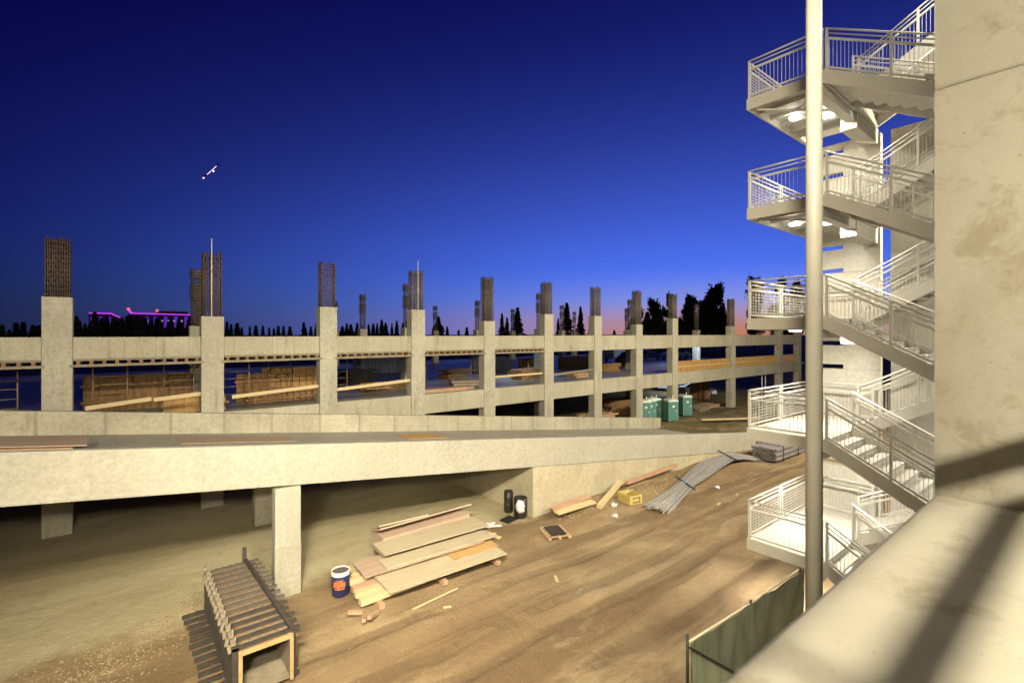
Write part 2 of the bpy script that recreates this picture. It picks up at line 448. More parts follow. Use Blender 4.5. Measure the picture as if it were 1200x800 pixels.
lone('plywood_sheet', M['ply_pink'], 'long brownish plywood sheet lying flat on the ramp behind the column', 'plywood sheet', rampsheet(1.7, 5.6, 21.0, 22.4, .006, .02))
lone('plywood_sheet', M['ply_orange'], 'orange plywood sheet lying alone on the middle of the ramp', 'plywood sheet', rampsheet(10.6, 12.7, 20.9, 22.2, .01, .03))
lone('timber_plank', M['lumber'], 'long pale plank lying on the grass bank beyond the ramp', 'plank', MB().bar((38.5, 22.2, .62), (43.5, 19.4, .6), .35, .09))

# ------------------------------------------------------------------ unfinished garage across the yard
GY = 26.0
garage = thing('parking_garage', 'unfinished weathered concrete parking garage with bare rebar columns', 'parking garage', (25, GY, 0))
TT, TB = EYE - .13, EYE - 1.32       # top beam
MT, MBm = EYE - 3.63, EYE - 4.80     # middle beam
cols = [(-7.2, .82), (-1.92, 1.44), (3.30, .80), (8.53, 1.41), (13.76, 1.43), (19.0, .84), (24.35, 1.43), (29.7, 1.43), (35.05, .81), (40.5, 1.44), (51.5, .83), (63.4, 1.4), (69.0, .8)]
RT = EYE + 3.74
def cage(cx, cy, w, d, z0, z1, nw, nd, r=.021, ring=.19):
    mb = MB()
    for i in range(nw):
        for yy in (-d / 2, d / 2):
            x = cx - w / 2 + w * i / (nw - 1)
            zt = z1 + random.uniform(-.14, .10)
            mb.tube([(x + random.uniform(-.012, .012), cy + yy, z0 - .05), (x + random.uniform(-.012, .012), cy + yy, zt)], r, 5)
    for i in range(1, nd - 1):
        for xx in (-w / 2, w / 2):
            y = cy - d / 2 + d * i / (nd - 1)
            mb.tube([(cx + xx, y, z0 - .05), (cx + xx, y, z1 + random.uniform(-.05, .05))], r, 5)
    hb = MB()
    z = z0 + .1
    while z < z1 - .05:
        a = w / 2 + r; b = d / 2 + r
        for p, q in (((-a, -b), (a, -b)), ((a, -b), (a, b)), ((a, b), (-a, b)), ((-a, b), (-a, -b))):
            hb.bar((cx + p[0], cy + p[1], z), (cx + q[0], cy + q[1], z),   .011, .011)
        z += ring * random.uniform(.85, 1.15)
    return mb, hb
for i, (x, ch) in enumerate(cols):
    m = MB(); m.box(x - .45, x + .45, GY - .05, GY + .6, -.1, EYE + ch)
    c = m.build('column', M['column'], garage, .025)
    a, b = cage(x, GY + .275, .72, .44, EYE + ch, RT, 11, 5)
    mt = M['rust'] if i < 4 else M['rebar']
    k = a.build('rebar_cage', mt, c)
    b.build('rebar_ties', mt, c)
    if i in (2, 4):
        MB().tube([(x - .05, GY - .09, EYE + ch - .02), (x - .05, GY - .09, RT + .6)], .02, 6).build('marker_rod', M['tie'], c)
def beam_seg(name, x0, x1, z0, z1, mat):
    mb = MB(); mb.box(x0, x1, GY, GY + .5, z0, z1); return mb.build(name, mat, garage, .02)
for i in range(len(cols) - 1):
    x0, x1 = cols[i][0] + .455, cols[i + 1][0] - .455
    beam_seg('top_beam', x0, x1, EYE - 1.02 if i < 6 else TB, TT, M['beam'])
    beam_seg('middle_beam', x0, x1, MBm, MT, M['beam'])
    if i < 6:   # formwork still hanging under the top beam: ledger boards and joist ends
        m = MB(); m.box(x0, x1, GY - .03, GY + .45, EYE - 1.09, EYE - 1.025); m.build('formwork_plank', M['form_in'], garage)
        m = MB()
        x = x0 + .1
        while x < x1 - .1:
            m.box(x, x + .12, GY - .06, GY + 2.2, EYE - 1.22, EYE - 1.095); x += .40
        m.build('formwork_joists', M['form_brown'], garage)
        m = MB(); m.box(x0 - .1, x1 + .1, GY - .12, GY - .062, EYE - 1.33, EYE - 1.225); m.build('formwork_ledger', M['form_in'], garage)
m = MB(); m.box(-9, 70, GY + .62, 33.6, EYE - .46, EYE - .26); m.build('top_slab', M['deck'], garage)
m = MB(); m.box(-9, 72, GY + .62, 62, MT - .42, MT - .2); m.build('middle_deck', M['deck'], garage)
# round infill patch on the face of the fourth column
m = MB(); m.tube([(24.35 - 5.35, GY - .07, EYE - 4.0), (24.35 - 5.35, GY - .045, EYE - 4.0)], .33, 20); m.build('round_patch', M['barrier'], garage)
# inner columns with round cages carrying collars
for row, x0, n in ((33.2, 3.4, 5), (45, 4.7, 5), (57, 6.2, 5)):
    for k in range(n):
        x = x0 + 13.25 * k
        m = MB(); m.box(x - .35, x + .35, row - .35, row + .35, -.1, EYE + .45); c = m.build('column', M['column'], garage, .02)
        m = MB()
        for q in range(12):
            t = 2 * PI * q / 12
            m.tube([(x + .24 * math.cos(t), row + .24 * math.sin(t), EYE + .4), (x + .24 * math.cos(t), row + .24 * math.sin(t), RT + random.uniform(-.06, .06))], .02, 5)
        c2 = m.build('rebar_cage', M['rebar'], c)
        m = MB(); z = EYE + .6
        while z < RT - .1:
            big = abs(z - (RT - .35)) < .25 or abs(z - (EYE + 2.3)) < .45
            m.lathe((x, row, z), [(.26, 0), (.285 if not big else .36, .015), (.26, .03)], 14)
            if big: m.lathe((x, row, z + .06), [(.30, 0), (.36, .03), (.30, .06)], 14)
            z += .16
        m.build('rebar_ties', M['rebar'], c)

DZ = MT - .2        # middle deck level
def guard_board(x0, x1, z0, z1, label, mat=None, th=.17):
    lone('guard_board', mat or M['lumber'], label, 'guard board', MB().bar((x0, GY + .12, z0), (x1, GY + .12, z1), .045, th), 'timber guard boards between the garage columns')
guard_board(-5.2, -2.45, DZ + .62, DZ + .75, 'guard board left of the leftmost visible garage column')
guard_board(-1.1, 1.05, DZ + .82, DZ + 1.03, 'lower left guard board in the bay left of the second garage column')
guard_board(1.12, 2.85, DZ + .98, DZ + 1.12, 'guard board butting against the left side of the second garage column')
guard_board(4.1, 8.05, DZ + .86, DZ + 1.12, 'long guard board between the second and third garage columns')
guard_board(9.0, 13.3, DZ + .86, DZ + 1.1, 'guard board between the third and fourth garage columns')
guard_board(19.5, 23.8, DZ + .95, DZ + .98, 'guard board between the fifth and sixth garage columns', th=.13)
guard_board(24.9, 29.2, DZ + .8, DZ + 1.0, 'dull guard board between the sixth and seventh garage columns', M['form_in'], th=.13)
for k, (x0, x1, mt, lab) in enumerate(((41.0, 51.0, M['ply_orange'], 'orange ribbed formwork panel on the middle beam left of the stairs'), (52.0, 62.9, M['ply_orange'], 'orange ribbed formwork panel on the middle beam just behind the stairs'), (63.9, 68.5, M['lumber_red'], 'short dark red formwork panel at the far right of the middle beam'))):
    t = thing('formwork_panel', lab, 'formwork panel', (x0, GY + .2, MT))
    m = MB(); m.box(x0, x1, GY + .22, GY + .26, MT + .004, MT + 1.02); m.build('sheet', mt, t)
    m = MB(); x = x0 + .1
    while x < x1 - .08:
        m.box(x, x + .05, GY + .13, GY + .218, MT + .004, MT + 1.0); x += .30
    m.build('studs', mt, t)
    m = MB(); m.box(x0, x1, GY + .08, GY + .128, MT + .45, MT + .54); m.build('rail', M['lumber'], t)

# shoring frames carrying the top beam formwork
def shoring(x, y, label, w=1.2, rz=0):
    t = thing('shoring_frame', label, 'shoring frame', (x, y, DZ), rz, 'tube shoring frames in the garage')
    H = EYE - 1.4 - DZ
    for s in (-w / 2, w / 2):
        m = MB(); m.tube([(s, 0, 0), (s, 0, H)], .03, 8); o = m.build('leg', M['scaf']); o.parent = t
        m = MB(); m.box(s - .09, s + .09, -.09, .09, 0, .015); o2 = m.build('foot_plate', M['scaf']); o2.parent = o
    for z in (.25, .75, 1.15, 1.55, 1.9):
        m = MB(); m.tube([(-w / 2, 0, z), (w / 2, 0, z)], .022, 6); o = m.build('rung', M['scaf']); o.parent = t
shoring(-3.9, 28.4, 'tube shoring frame left of the leftmost visible garage column')
shoring(-.35, 28.6, 'left tube shoring frame between first and second garage columns')
shoring(2.25, 28.9, 'right tube shoring frame between first and second garage columns')
shoring(4.6, 28.2, 'tube shoring frame just right of the second garage column')
shoring(7.2, 30.5, 'tube shoring frame in front of the brown panels by the third column')

# stacks of gang forms on the middle deck
def gang(x0, x1, y, z0, h, mat, label, n=2, step=.35, group=None):
    t = thing('gang_form', label, 'formwork panel', ((x0 + x1) / 2, y, z0), 0, group)
    m = MB(); m.box(x0, x1, y, y + .05, z0, z0 + h); m.build('sheet', mat, t)
    m = MB(); x = x0
    while x < x1 - .1:
        m.box(x, x + .09, y - .14, y - .002, z0, z0 + h - .02); x += step * random.uniform(.8, 1.2)
    m.build('studs', mat, t)
    m = MB()
    for k in range(n):
        zz = z0 + h * (k + .6) / (n + .2)
        m.box(x0 - .1, x1 + .1, y - .26, y - .142, zz - .05, zz + .05)
    m.build('walers', mat, t)
gang(-1.4, 3.0, 31.5, DZ, 1.75, M['form_brown'], 'brown timber gang form standing behind the first garage bay')
gang(1.6, 4.2, 28.6, DZ, .75, M['ply_orange'], 'low orange timber form beside the second garage column', 1)
gang(5.0, 7.0, 30.6, DZ, 1.6, M['form_brown'], 'brown timber gang form left in the second garage bay')
gang(6.6, 10.4, 32.2, DZ, 1.75, M['ply_orange'], 'tall orange brown gang form right in the second garage bay')
gang(5.4, 9.0, 29.8, DZ, .8, M['form_brown'], 'low brown gang form lying in front of the tall one')
gang(17, 24.5, 45, DZ, 1.75, M['tarp_grey'], 'grey steel ribbed form standing far back on the middle deck', 2, .3)
gang(12.4, 16, 31.5, DZ, .55, M['form_brown'], 'low dark timber form beside the fourth garage column', 1)
gang(26.5, 31, 39, DZ, 1.5, M['form_in'], 'weathered timber form in the bay past the fourth column', 2)
gang(33, 36.5, 40, DZ, 1.2, M['form_brown'], 'brown timber form behind the fifth garage column', 1)
gang(37, 43, 38, DZ, 1.3, M['form_brown'], 'brown timber form behind the sixth garage column', 1)
lone('plywood_sheet', M['ply_orange'], 'orange plywood scrap lying on the deck beside the fourth column', 'plywood sheet', MB().box(12.0, 13.6, 29.4, 30.4, DZ + .35, DZ + .4))
lone('timber_plank', M['lumber_red'], 'flat brown plank along the edge of the deck past the fourth column', 'plank', MB().box(14.4, 18.4, GY + .9, GY + 1.5, DZ + .01, DZ + .35))
for k, (x, y, h, mt, lab) in enumerate(((20.6, 30.5, .5, M['form_in'], 'low grey lumber stack on the deck between fourth and fifth columns'), (22.6, 36, .9, M['form_brown'], 'brown lumber stack deeper on the deck before the fifth column'), (27.2, 32, .8, M['form_brown'], 'brown lumber stack on the deck past the fifth column'), (32, 30, .6, M['lumber_red'], 'reddish lumber stack on the deck past the sixth column'), (33.4, 45, 1.4, M['form_in'], 'tall grey lumber stack far back on the deck'), (39, 33, .8, M['form_brown'], 'brown lumber stack on the deck left of the ninth column'), (45.5, 35, 1.2, M['form_brown'], 'brown lumber stack on the deck behind the orange panel'), (14.6, 38, 1.0, M['form_grey'], 'dark lumber stack on the deck left of the steel form'))):
    t = thing('lumber_stack', lab, 'lumber stack', (x, y, DZ), random.uniform(-.3, .3))
    for q in range(max(2, int(h / .2))):
        m = MB(); m.cbox((random.uniform(-.1, .1), random.uniform(-.05, .05), .1 + q * .205), (random.uniform(2.2, 3.2), 1.2, .17), random.uniform(-.06, .06)); o = m.build('plank_layer', mt); o.parent = t
        m = MB(); m.cbox((.6, 0, .205 + q * .205), (.1, 1.1, .03)); o = m.build('spacer', M['lumber']); o.parent = t
shoring(15.3, 29, 'tube shoring frame right of the fourth garage column')
shoring(20.8, 30, 'tube shoring frame right of the fifth garage column')
shoring(26.4, 30, 'tube shoring frame right of the sixth garage column')
shoring(10.2, 29.5, 'tube shoring frame right of the third garage column')
# lower storey clutter
for k, (x, y, lx, h, mt, lab) in enumerate(((27.5, 28.0, 4.0, .5, M['ply_orange'], 'orange lumber pile low in the ground storey bay'), (32.3, 28.4, 3.8, 1.1, M['lumber_red'], 'reddish brown timber pile in the ground storey left of the toilets'), (38.5, 31, 4.5, 1.5, M['form_brown'], 'brown timber pile behind the portable toilets'), (46.5, 27.2, 2.6, .5, M['form_in'], 'grey rubble timber pile right of the portable toilets'), (49.4, 27.8, 3.2, .45, M['lumber_red'], 'red brown plank pile beside the eleventh garage column'))):
    t = thing('lumber_pile', lab, 'lumber pile', (x, y, 0), random.uniform(-.15, .15))
    nn = max(2, int(h / .16))
    for q in range(nn):
        for r in range(4):
            m = MB(); m.cbox((random.uniform(-.15, .15), -.6 + r * .38, .08 + q * .165), (lx * random.uniform(.7, 1), .28, .13), random.uniform(-.05, .05)); o = m.build('plank', mt); o.parent = t
t = thing('brown_crate', 'tall brown timber crate standing inside the ground storey right bay', 'crate', (54.5, 31.5, 0))
m = MB(); m.box(53.6, 55.4, 31, 32.4, .12, 2.4); m.build('box', M['form_brown'], t)
m = MB()
for x in (53.6, 54.5, 55.4): m.box(x - .06, x + .06, 30.93, 30.998, 0, 2.45)
m.build('battens', M['lumber_red'], t)
for x, lab in ((53.0, 'white prop nearest the eleventh garage column'), (53.5, 'white prop just right of the one at the eleventh column'), (60.3, 'white prop left of the pair in the far right bay'), (61.2, 'white prop right of the pair in the far right bay')):
    t = thing('steel_prop', lab, 'prop', (x, GY + .9, 0), 0, 'white props in the ground storey')
    m = MB(); m.tube([(x, GY + .9, 0), (x, GY + .9, 3.05)], .06, 10); m.build('tube', M['tie'], t)
    m = MB(); m.box(x - .12, x + .12, GY + .78, GY + 1.02, 3.05, 3.07); m.box(x - .12, x + .12, GY + .78, GY + 1.02, 0, .02); m.build('plates', M['casing'], t)

# portable toilets
def toilet_proto():
    t = thing('portable_toilet', 'x', 'portable toilet', group='portable toilets under the garage')
    def pt(n, mb, mt, par): o = mb.build(n, mt); o.parent = par; return o
    b = pt('cabin', MB().box(-.55, .55, -.55, .55, .12, 2.02), M['teal'], t)
    m = MB()
    for i in range(6): m.box(-.562, -.552, -.5 + i * .18, -.43 + i * .18, .25, 1.9)
    pt('side_ribs', m, M['teal_dark'], b)
    d = pt('door', MB().box(-.42, .42, -.585, -.553, .16, 1.95), M['teal_dark'], t)
    pt('handle', MB().box(.27, .33, -.62, -.588, 1.0, 1.16), M['white'], d)
    pt('door_sign', MB().box(-.12, .12, -.595, -.588, 1.45, 1.65), M['white'], d)
    m = MB(); m.prism([(-.6, 2.022), (.6, 2.022), (.56, 2.14), (.3, 2.24), (-.3, 2.24), (-.56, 2.14)], 'y', -.6, .6); pt('roof', m, M['roof_white'], t)
    pt('vent_pipe', MB().tube([(.4, .4, 2.1), (.4, .4, 2.5)], .05, 8), M['white'], t)
    pt('skid_base', MB().box(-.6, .6, -.6, .6, .0, .118), M['black'], t)
    return t
tp = toilet_proto()
for k, (x, y, rz, lab) in enumerate(((36.45, 26.5, -.3, 'leftmost teal portable toilet, next to the eighth garage column'), (37.5, 26.7, -.3, 'second teal portable toilet from the left'), (38.55, 26.9, -.25, 'teal portable toilet third from left, half hidden by its neighbour'), (38.6, 25.2, -.2, 'teal portable toilet standing in front, left of the ninth column'), (42.5, 26.2, -.2, 'lone teal portable toilet right of the ninth garage column'))):
    t = tp if k == 0 else copy_tree(tp)
    t.location = (x, y, gheight(x, y) * .5); t.rotation_euler = (0, 0, rz - .3); t['label'] = lab; t.scale = (.84, .84, .9)

# ------------------------------------------------------------------ parked cars
def car(label, loc, rz, paint, van=False, L=4.6):
    t = thing('parked_van' if van else 'parked_car', label, 'van' if van else 'car', loc, rz)
    def pt(n, mb, mt, par, bv=0): o = mb.build(n, mt, None, bv); o.parent = par; return o
    h = L / 2; W = .88
    if van:
        prof = [(-h, .35), (-h, 1.95), (-h + .2, 2.1), (h - 1.5, 2.1), (h - .75, 1.25), (h - .1, 1.0), (h, .75), (h, .35)]
        win = [(h - 2.3, 1.3), (h - 2.3, 1.9), (h - 1.55, 1.95), (h - .95, 1.3)]
        glass = [[(h - 1.5 + .02, 2.06), (h - .75 + .02, 1.28)]]
    else:
        prof = [(-h, .35), (-h - .02, .75), (-h + .1, 1.0), (-h + .75, 1.03), (h - 1.45, .98), (h - .2, .82), (h, .6), (h, .35)]
        win = [(-h + .85, 1.06), (-h + 1.35, 1.4), (h - 2.3, 1.42), (h - 1.6, 1.05)]
    bd = pt('body', MB().prism(prof, 'y', -W, W), paint, t, .06)
    if not van:
        a = [(-h + .55, 1.0), (-h + 1.25, 1.44), (h - 2.25, 1.48), (h - 1.35, 1.0)]
        vs = [(x, -W + (.05 if z < 1.1 else .18), z) for x, z in a] + [(x, W - (.05 if z < 1.1 else .18), z) for x, z in a]
        cb = MB()._add(vs, [(0, 1, 2, 3), (4, 5, 6, 7), (0, 4, 5, 1), (1, 5, 6, 2), (2, 6, 7, 3), (3, 7, 4, 0)])
        pt('cabin', cb, paint, t, .04)
        for s in (-1, 1):
            g = MB(); g._add([(x, s * (W - (.062 if z < 1.1 else .155)), z) for x, z in win] + [(x, s * (W - (.09 if z < 1.1 else .19)), z) for x, z in win], [(0, 1, 2, 3), (4, 5, 6, 7), (0, 1, 5, 4), (1, 2, 6, 5), (2, 3, 7, 6), (3, 0, 4, 7)])
            pt('side_window', g, M['glass'], t)
        x0, z0, x1, z1 = h - 2.2, 1.44, h - 1.42, 1.04
        pt('windscreen', MB().hexa([(x1 + .05, -.72, z1), (x1 + .05, .72, z1), (x0 + .05, .62, z0), (x0 + .05, -.62, z0), (x1 + .07, -.72, z1 + .02), (x1 + .07, .72, z1 + .02), (x0 + .07, .62, z0 + .02), (x0 + .07, -.62, z0 + .02)]), M['glass'], t)
    else:
        for s in (-1, 1):
            pt('side_window', MB().prism(win, 'y', s * (W + .002), s * (W + .012)), M['glass'], t)
        pt('windscreen', MB().hexa([(h - .72, -.75, 1.3), (h - .72, .75, 1.3), (h - 1.42, .7, 2.02), (h - 1.42, -.7, 2.02), (h - .7, -.75, 1.33), (h - .7, .75, 1.33), (h - 1.4, .7, 2.05), (h - 1.4, -.7, 2.05)]), M['glass'], t)
    for x in (-h + .85, h - .85):
        for s in (-1, 1):
            w = pt('wheel', MB().tube([(x, s * (W - .16), .33), (x, s * (W + .02), .33)], .33, 18), M['tyre'], t)
            pt('rim', MB().tube([(x, s * (W + .021), .33), (x, s * (W + .03), .33)], .2, 12), M['casing'], w)
    for s in (-1, 1):
        pt('headlight', MB().cbox((h + .003, s * .62, .7), (.03, .34, .13)), M['head_lamp'], t)
        pt('tail_light', MB().cbox((-h - .012, s * .66, .82), (.03, .26, .14)), M['red_dull'], t)
M['red_dull'] = simple('red_tail_lens', (.35, .02, .02), .3)
car('silver car parked in the ground storey beside the ninth column', (52.8, 33.5, 0), R(35), M['silver'])
car('white car parked deeper in the ground storey behind the silver car', (60.5, 40, 0), R(20), M['car_white'])
car('pale car parked in the ground storey right of the brown crate', (58.0, 34, 0), R(-60), M['car_white'])
car('white van parked on the middle deck behind the eighth column', (54.5, 44, DZ), R(10), M['car_white'], True, 5.4)
car('dark car parked on the middle deck below the white van', (52, 40, DZ), R(15), M['car_dark'])
car('dark car parked on the middle deck behind the ninth column', (60, 43, DZ), R(5), M['car_dark'])
car('white car parked on the middle deck right of the ninth column', (67, 43, DZ), R(160), M['car_white'])

# ------------------------------------------------------------------ column form lying in the left foreground
fx0, fx1, fy0, fy1, ft = 1.98, 3.02, 11.7, 16.2, 1.12
form = thing('column_form', 'long hollow plywood column form with dark steel walers lying by the ramp column', 'formwork', (2.57, 14, 0))
m = MB()
m.box(fx0, fx0 + .04, fy0, fy1, .16, ft); m.box(fx1 - .04, fx1, fy0, fy1, .16, ft)
m.box(fx0 + .042, fx1 - .042, fy0, fy1, .16, .2)
m.build('plywood_box', M['form_in'], form)
MB().box(fx0 + .042, fx1 - .042, fy0, fy1, ft - .04, ft).build('top_sheet', M['form_brown'], form)
m = MB()
for a, b, c, d in ((fx0 - .03, fx0 + .045, .13, ft + .03), (fx1 - .045, fx1 + .03, .13, ft + .03)): m.box(a, b, fy0 - .05, fy0 - .002, c, d)
m.box(fx0 + .047, fx1 - .047, fy0 - .05, fy0 - .002, ft - .06, ft + .03)
m.build('edge_frame', M['form_edge'], form)
for k in range(14):
    y = fy0 + .1 + k * (fy1 - fy0 - .25) / 13
    j = random.uniform(-.04, .04)
    m = MB()
    m.box(fx0 - .12 + j, fx1 + .24 + j, y, y + .10, ft + .005, ft + .065)
    o = m.build('top_waler', M['form_dark'] if k < 5 else M['form_grey'], form)
    m = MB()
    pf = [(fx0 + .1, ft + .004)]
    for q in range(5):
        u = fx0 + .14 + q * .17
        pf += [(u, ft + .008), (u, ft + .03), (u + .08, ft + .03), (u + .08, ft + .008)]
    m.prism(pf + [(fx0 + 1.02, ft + .004)], 'y', y + .15, y + .24)
    m.build('spacer', M['form_in'], o)
    m = MB(); m.box(fx0 - .13, fx0 - .005, y, y + .06, .05, ft + .10); m.box(fx0 - .13, fx0 - .005, y + .10, y + .16, .05, ft + .10); m.build('side_waler', M['form_dark'], form)
    m = MB(); m.box(fx1 + .005, fx1 + .11, y, y + .06, .05, ft); m.box(fx1 + .005, fx1 + .11, y + .1, y + .16, .05, ft); m.build('side_waler', M['form_dark'], form)
    m = MB(); m.box(fx0 - .62 + j, fx1 + .2, y + .03, y + .09, .06, .15); m.build('bottom_waler', M['form_dark'], form)
    m = MB(); m.cbox((fx0 - .10, y + .08, ft + .17), (.10, .13, .09), random.uniform(-.3, .3)); m.cbox((fx0 - .17, y + .08, ft + .05), (.07, .08, .16), 0, 0, random.uniform(-.3, .3)); m.tube([(fx0 - .06, y + .08, ft + .1), (fx0 - .06, y + .08, ft + .27)], .02, 6); m.build('clamp', M['form_in'], form)
m = MB(); m.bar((fx1 + .02, fy0 + .05, ft + .11), (fx1 - .14, fy1 + .1, ft + .11), .09, .07); m.build('strongback', M['form_dark'], form)
m = MB(); m.box(fx1 - .2, fx1 - .1, fy1 - .02, fy1 + .07, ft + .0, ft + .45); m.build('lifting_lug', M['form_dark'], form)

# ------------------------------------------------------------------ plywood pile
def sheet(x, y, z, lx, ly, th, rz, mat, label, rx=0, ry=0):
    lone('plywood_sheet', mat, label, 'plywood sheet', MB().cbox((x, y, z), (lx, ly, th), rz, rx, ry), 'plywood sheets piled in the yard')
for k in range(6):
    y = 13.55 + k * .42
    lone('timber_bearer', M['lumber_red'] if k in (2,) else M['lumber'], ['timber bearer nearest the road under the plywood pile', 'second timber bearer from the road under the plywood pile', 'reddish third timber bearer from the road under the plywood', 'fourth timber bearer from the road under the plywood pile', 'fifth timber bearer from the road, beside the blue drum', 'rearmost timber bearer under the plywood pile'][k],
         'timber', MB().cbox((7.1 + random.uniform(-.1, .1), y, .26), (3.6, .2, .16), R(random.uniform(-2, 2))), 'timber bearers under the plywood pile')
for k in range(3):
    lone('timber_bearer', M['lumber_red'], ['left cross timber on the ground under the bearers', 'middle cross timber on the ground under the bearers', 'right cross timber on the ground under the plywood pile'][k], 'timber', MB().cbox((5.85 + k * 2.1, 14.7, .1), (.16, 3.0, .14)), 'timber bearers under the plywood pile')
sheet(8.20, 13.72, .40, 4.21, 1.2, .035, R(-1.5), M['ply'], 'broad pale plywood sheet at the bottom front of the pile')
sheet(9.52, 14.0, .432, 1.81, .55, .02, R(-1.5), M['ply_orange'], 'orange plywood strip on the front right of the pile')
sheet(7.94, 14.78, .53, 4.30, 1.2, .035, R(-2), M['ply_pink'], 'pinkish plywood sheet stepped back above the bottom sheet')
sheet(8.50, 14.55, .585, 4.04, .72, .05, R(-2), M['ply'], 'narrow pale plywood strip along the middle of the pile')
sheet(8.67, 15.25, .78, 4.04, 1.1, .035, R(-1.5), M['ply'], 'wide pale plywood sheet on top of the pile')
sheet(8.54, 15.5, .69, 3.70, .9, .12, R(0), M['ply_pink'], 'pink stained plywood layer right under the top sheet')
sheet(8.92, 16.42, 1.0, 3.87, .85, .06, R(1.5), M['ply_pink'], 'pinkish plywood sheet tilted at the back of the pile', R(-20))
sheet(7.99, 16.45, 1.06, 1.89, .75, .05, R(-2), M['ply'], 'short pale plywood offcut on the tilted rear sheet', R(-20))
sheet(8.84, 16.3, .6, 3.61, .9, .55, R(1), M['ply_pink'], 'thick plywood stack carrying the tilted rear sheet')
sheet(8.16, 15.1, .46, 3.78, .5, .10, R(0), M['lumber_red'], 'reddish timber layer between the stepped sheets of the pile')
for k, (x, y, rz, l, lab) in enumerate(((5.2, 12.95, 1.2, .5, 'short red timber offcut sticking out by the pile corner'), (5.45, 12.85, .7, .55, 'red timber offcut leaning on its twin near the drum'), (5.05, 13.2, -.2, .4, 'small red offcut lying nearest the blue drum'))):
    lone('timber_offcut', M['lumber_red'], lab, 'timber offcut', MB().cbox((x, y, .12 + .05 * k), (l, .1, .09), rz, 0, .25), 'red timber offcuts')
lone('timber_lath', M['lumber'], 'thin pale lath lying in the dirt before the plywood pile', 'lath', MB().bar((6.5, 12.6, .06), (8.1, 12.75, .07), .05, .03))
for k, (x, y, lab) in enumerate(((11.7, 15.9, 'pale rubbish heap right of the plywood pile'), (11.4, 15.2, 'small offcuts at the right end of the plywood pile'))):
    m = MB()
    for q in range(7): m.cbox((x + random.uniform(-.35, .35), y + random.uniform(-.2, .2), .06 + .03 * q), (random.uniform(.2, .5), random.uniform(.08, .2), .04), random.uniform(0, 3), random.uniform(-.2, .2))
    lone('scrap_heap', M['lumber'] if k else M['bag'], lab, 'scrap heap', m)

for k in range(9):
    x = random.uniform(7, 27); y = random.choice((random.uniform(11.2, 12.6), random.uniform(12.4, 14.0)))
    if 16 < x < 31 and y > 12.2 or 12 < x < 14.5 and y > 12.6 or y > 12.4: y = random.uniform(10.2, 12.2)
    lone('wood_scrap', M['lumber'] if k % 3 else M['form_in'], 'small wood scrap lying loose in the open dirt of the yard', 'wood scrap', MB().cbox((x, y, gheight(x, y) + .02), (random.uniform(.15, .5), random.uniform(.05, .12), .035), random.uniform(0, 3)), 'wood scraps in the yard dirt')
for x, y, lab in ((16.6, 13.6, 'white rag lying in the dirt just before the loose boards'), (23.6, 12.7, 'white litter lying before the draped steel bars'), (17.3, 14.2, 'white paper cup near the slanting timber')):
    m = MB()
    for q in range(5): m.cbox((x + random.uniform(-.07, .07), y + random.uniform(-.07, .07), gheight(x, y) + .04 + q * .015), (.16, .12, .05), random.uniform(0, 3), random.uniform(-.6, .6), random.uniform(-.6, .6))
    lone('litter', M['bag'], lab, 'litter', m)

# blue drum
t = thing('plastic_drum', 'dark blue drum with white rim and orange label beside the plywood', 'drum', (5.22, 14.8, 0), 0)
m = MB(); m.lathe((5.22, 14.8, 0), [(.0, 0.02), (.25, .02), (.275, .05), (.28, .3), (.29, .32), (.28, .34), (.28, .6), (.29, .62), (.28, .64), (.275, .70)], 28); m.build('body', M['blue_drum'], t)
m = MB(); m.lathe((5.22, 14.8, 0), [(.276, .695), (.30, .70), (.30, .74), (.285, .745), (.285, .775), (.30, .78), (.30, .83), (.27, .83), (.265, .80)], 28); m.build('rim', M['white'], t)
m = MB(); m.lathe((5.22, 14.8, 0), [(.268, .79), (.0, .78)], 28); m.build('lid', M['form_grey'], t)
m = MB()
for a0, a1, z0, z1 in ((-2.75, -2.35, .36, .54), (-2.3, -2.05, .33, .56), (-2.0, -1.7, .37, .57), (-1.64, -1.4, .35, .52), (-2.6, -1.5, .28, .325), (-2.5, -1.6, .575, .595)):
    n = 6
    vs = [(5.22 + .2925 * math.cos(a0 + (a1 - a0) * i / n), 14.8 + .2925 * math.sin(a0 + (a1 - a0) * i / n), z) for z in (z0, z1) for i in range(n + 1)]
    m._add(vs, [(i, i + 1, n + 2 + i, n + 1 + i) for i in range(n)], True)
m.build('label', M['orange'], t)
t.scale = (.92, .92, .9)

# barrels in the corner under the ramp
def barrel(x, y, h, r, label, lean=0):
    t = thing('rubbish_barrel', label, 'barrel', (x, y, 0), 0)
    m = MB(); m.lathe((x, y, 0), [(0, .02), (r * .9, .02), (r, .1), (r, h * .33), (r * 1.04, h * .35), (r, h * .37), (r, h * .66), (r * 1.04, h * .68), (r, h * .7), (r, h), (r * .92, h), (r * .9, h - .08), (0, h - .1)], 24); m.build('body', M['black'], t)
    return t
barrel(13.42, 16.95, .95, .19, 'narrow black barrel in the corner under the ramp')
b2 = barrel(13.45, 16.15, .86, .28, 'black barrel under the ramp with a white bag over its rim')
m = MB()
NU, NV = 16, 12
for j in range(NV + 1):
    for i in range(NU):
        u, v = 2 * PI * i / NU, PI * j / NV
        n_ = 1 + .28 * mnoise.noise((math.cos(u) * 2 + 3, math.sin(u) * 2, v * 1.6))
        m.v.append((13.26 + .19 * n_ * math.sin(v) * math.cos(u), 15.93 + .2 * n_ * math.sin(v) * math.sin(u), .55 + .27 * n_ * math.cos(v)))
for j in range(NV):
    for i in range(NU):
        i2 = (i + 1) % NU
        m.f.append((j * NU + i, j * NU + i2, (j + 1) * NU + i2, (j + 1) * NU + i)); m.sm.append(True)
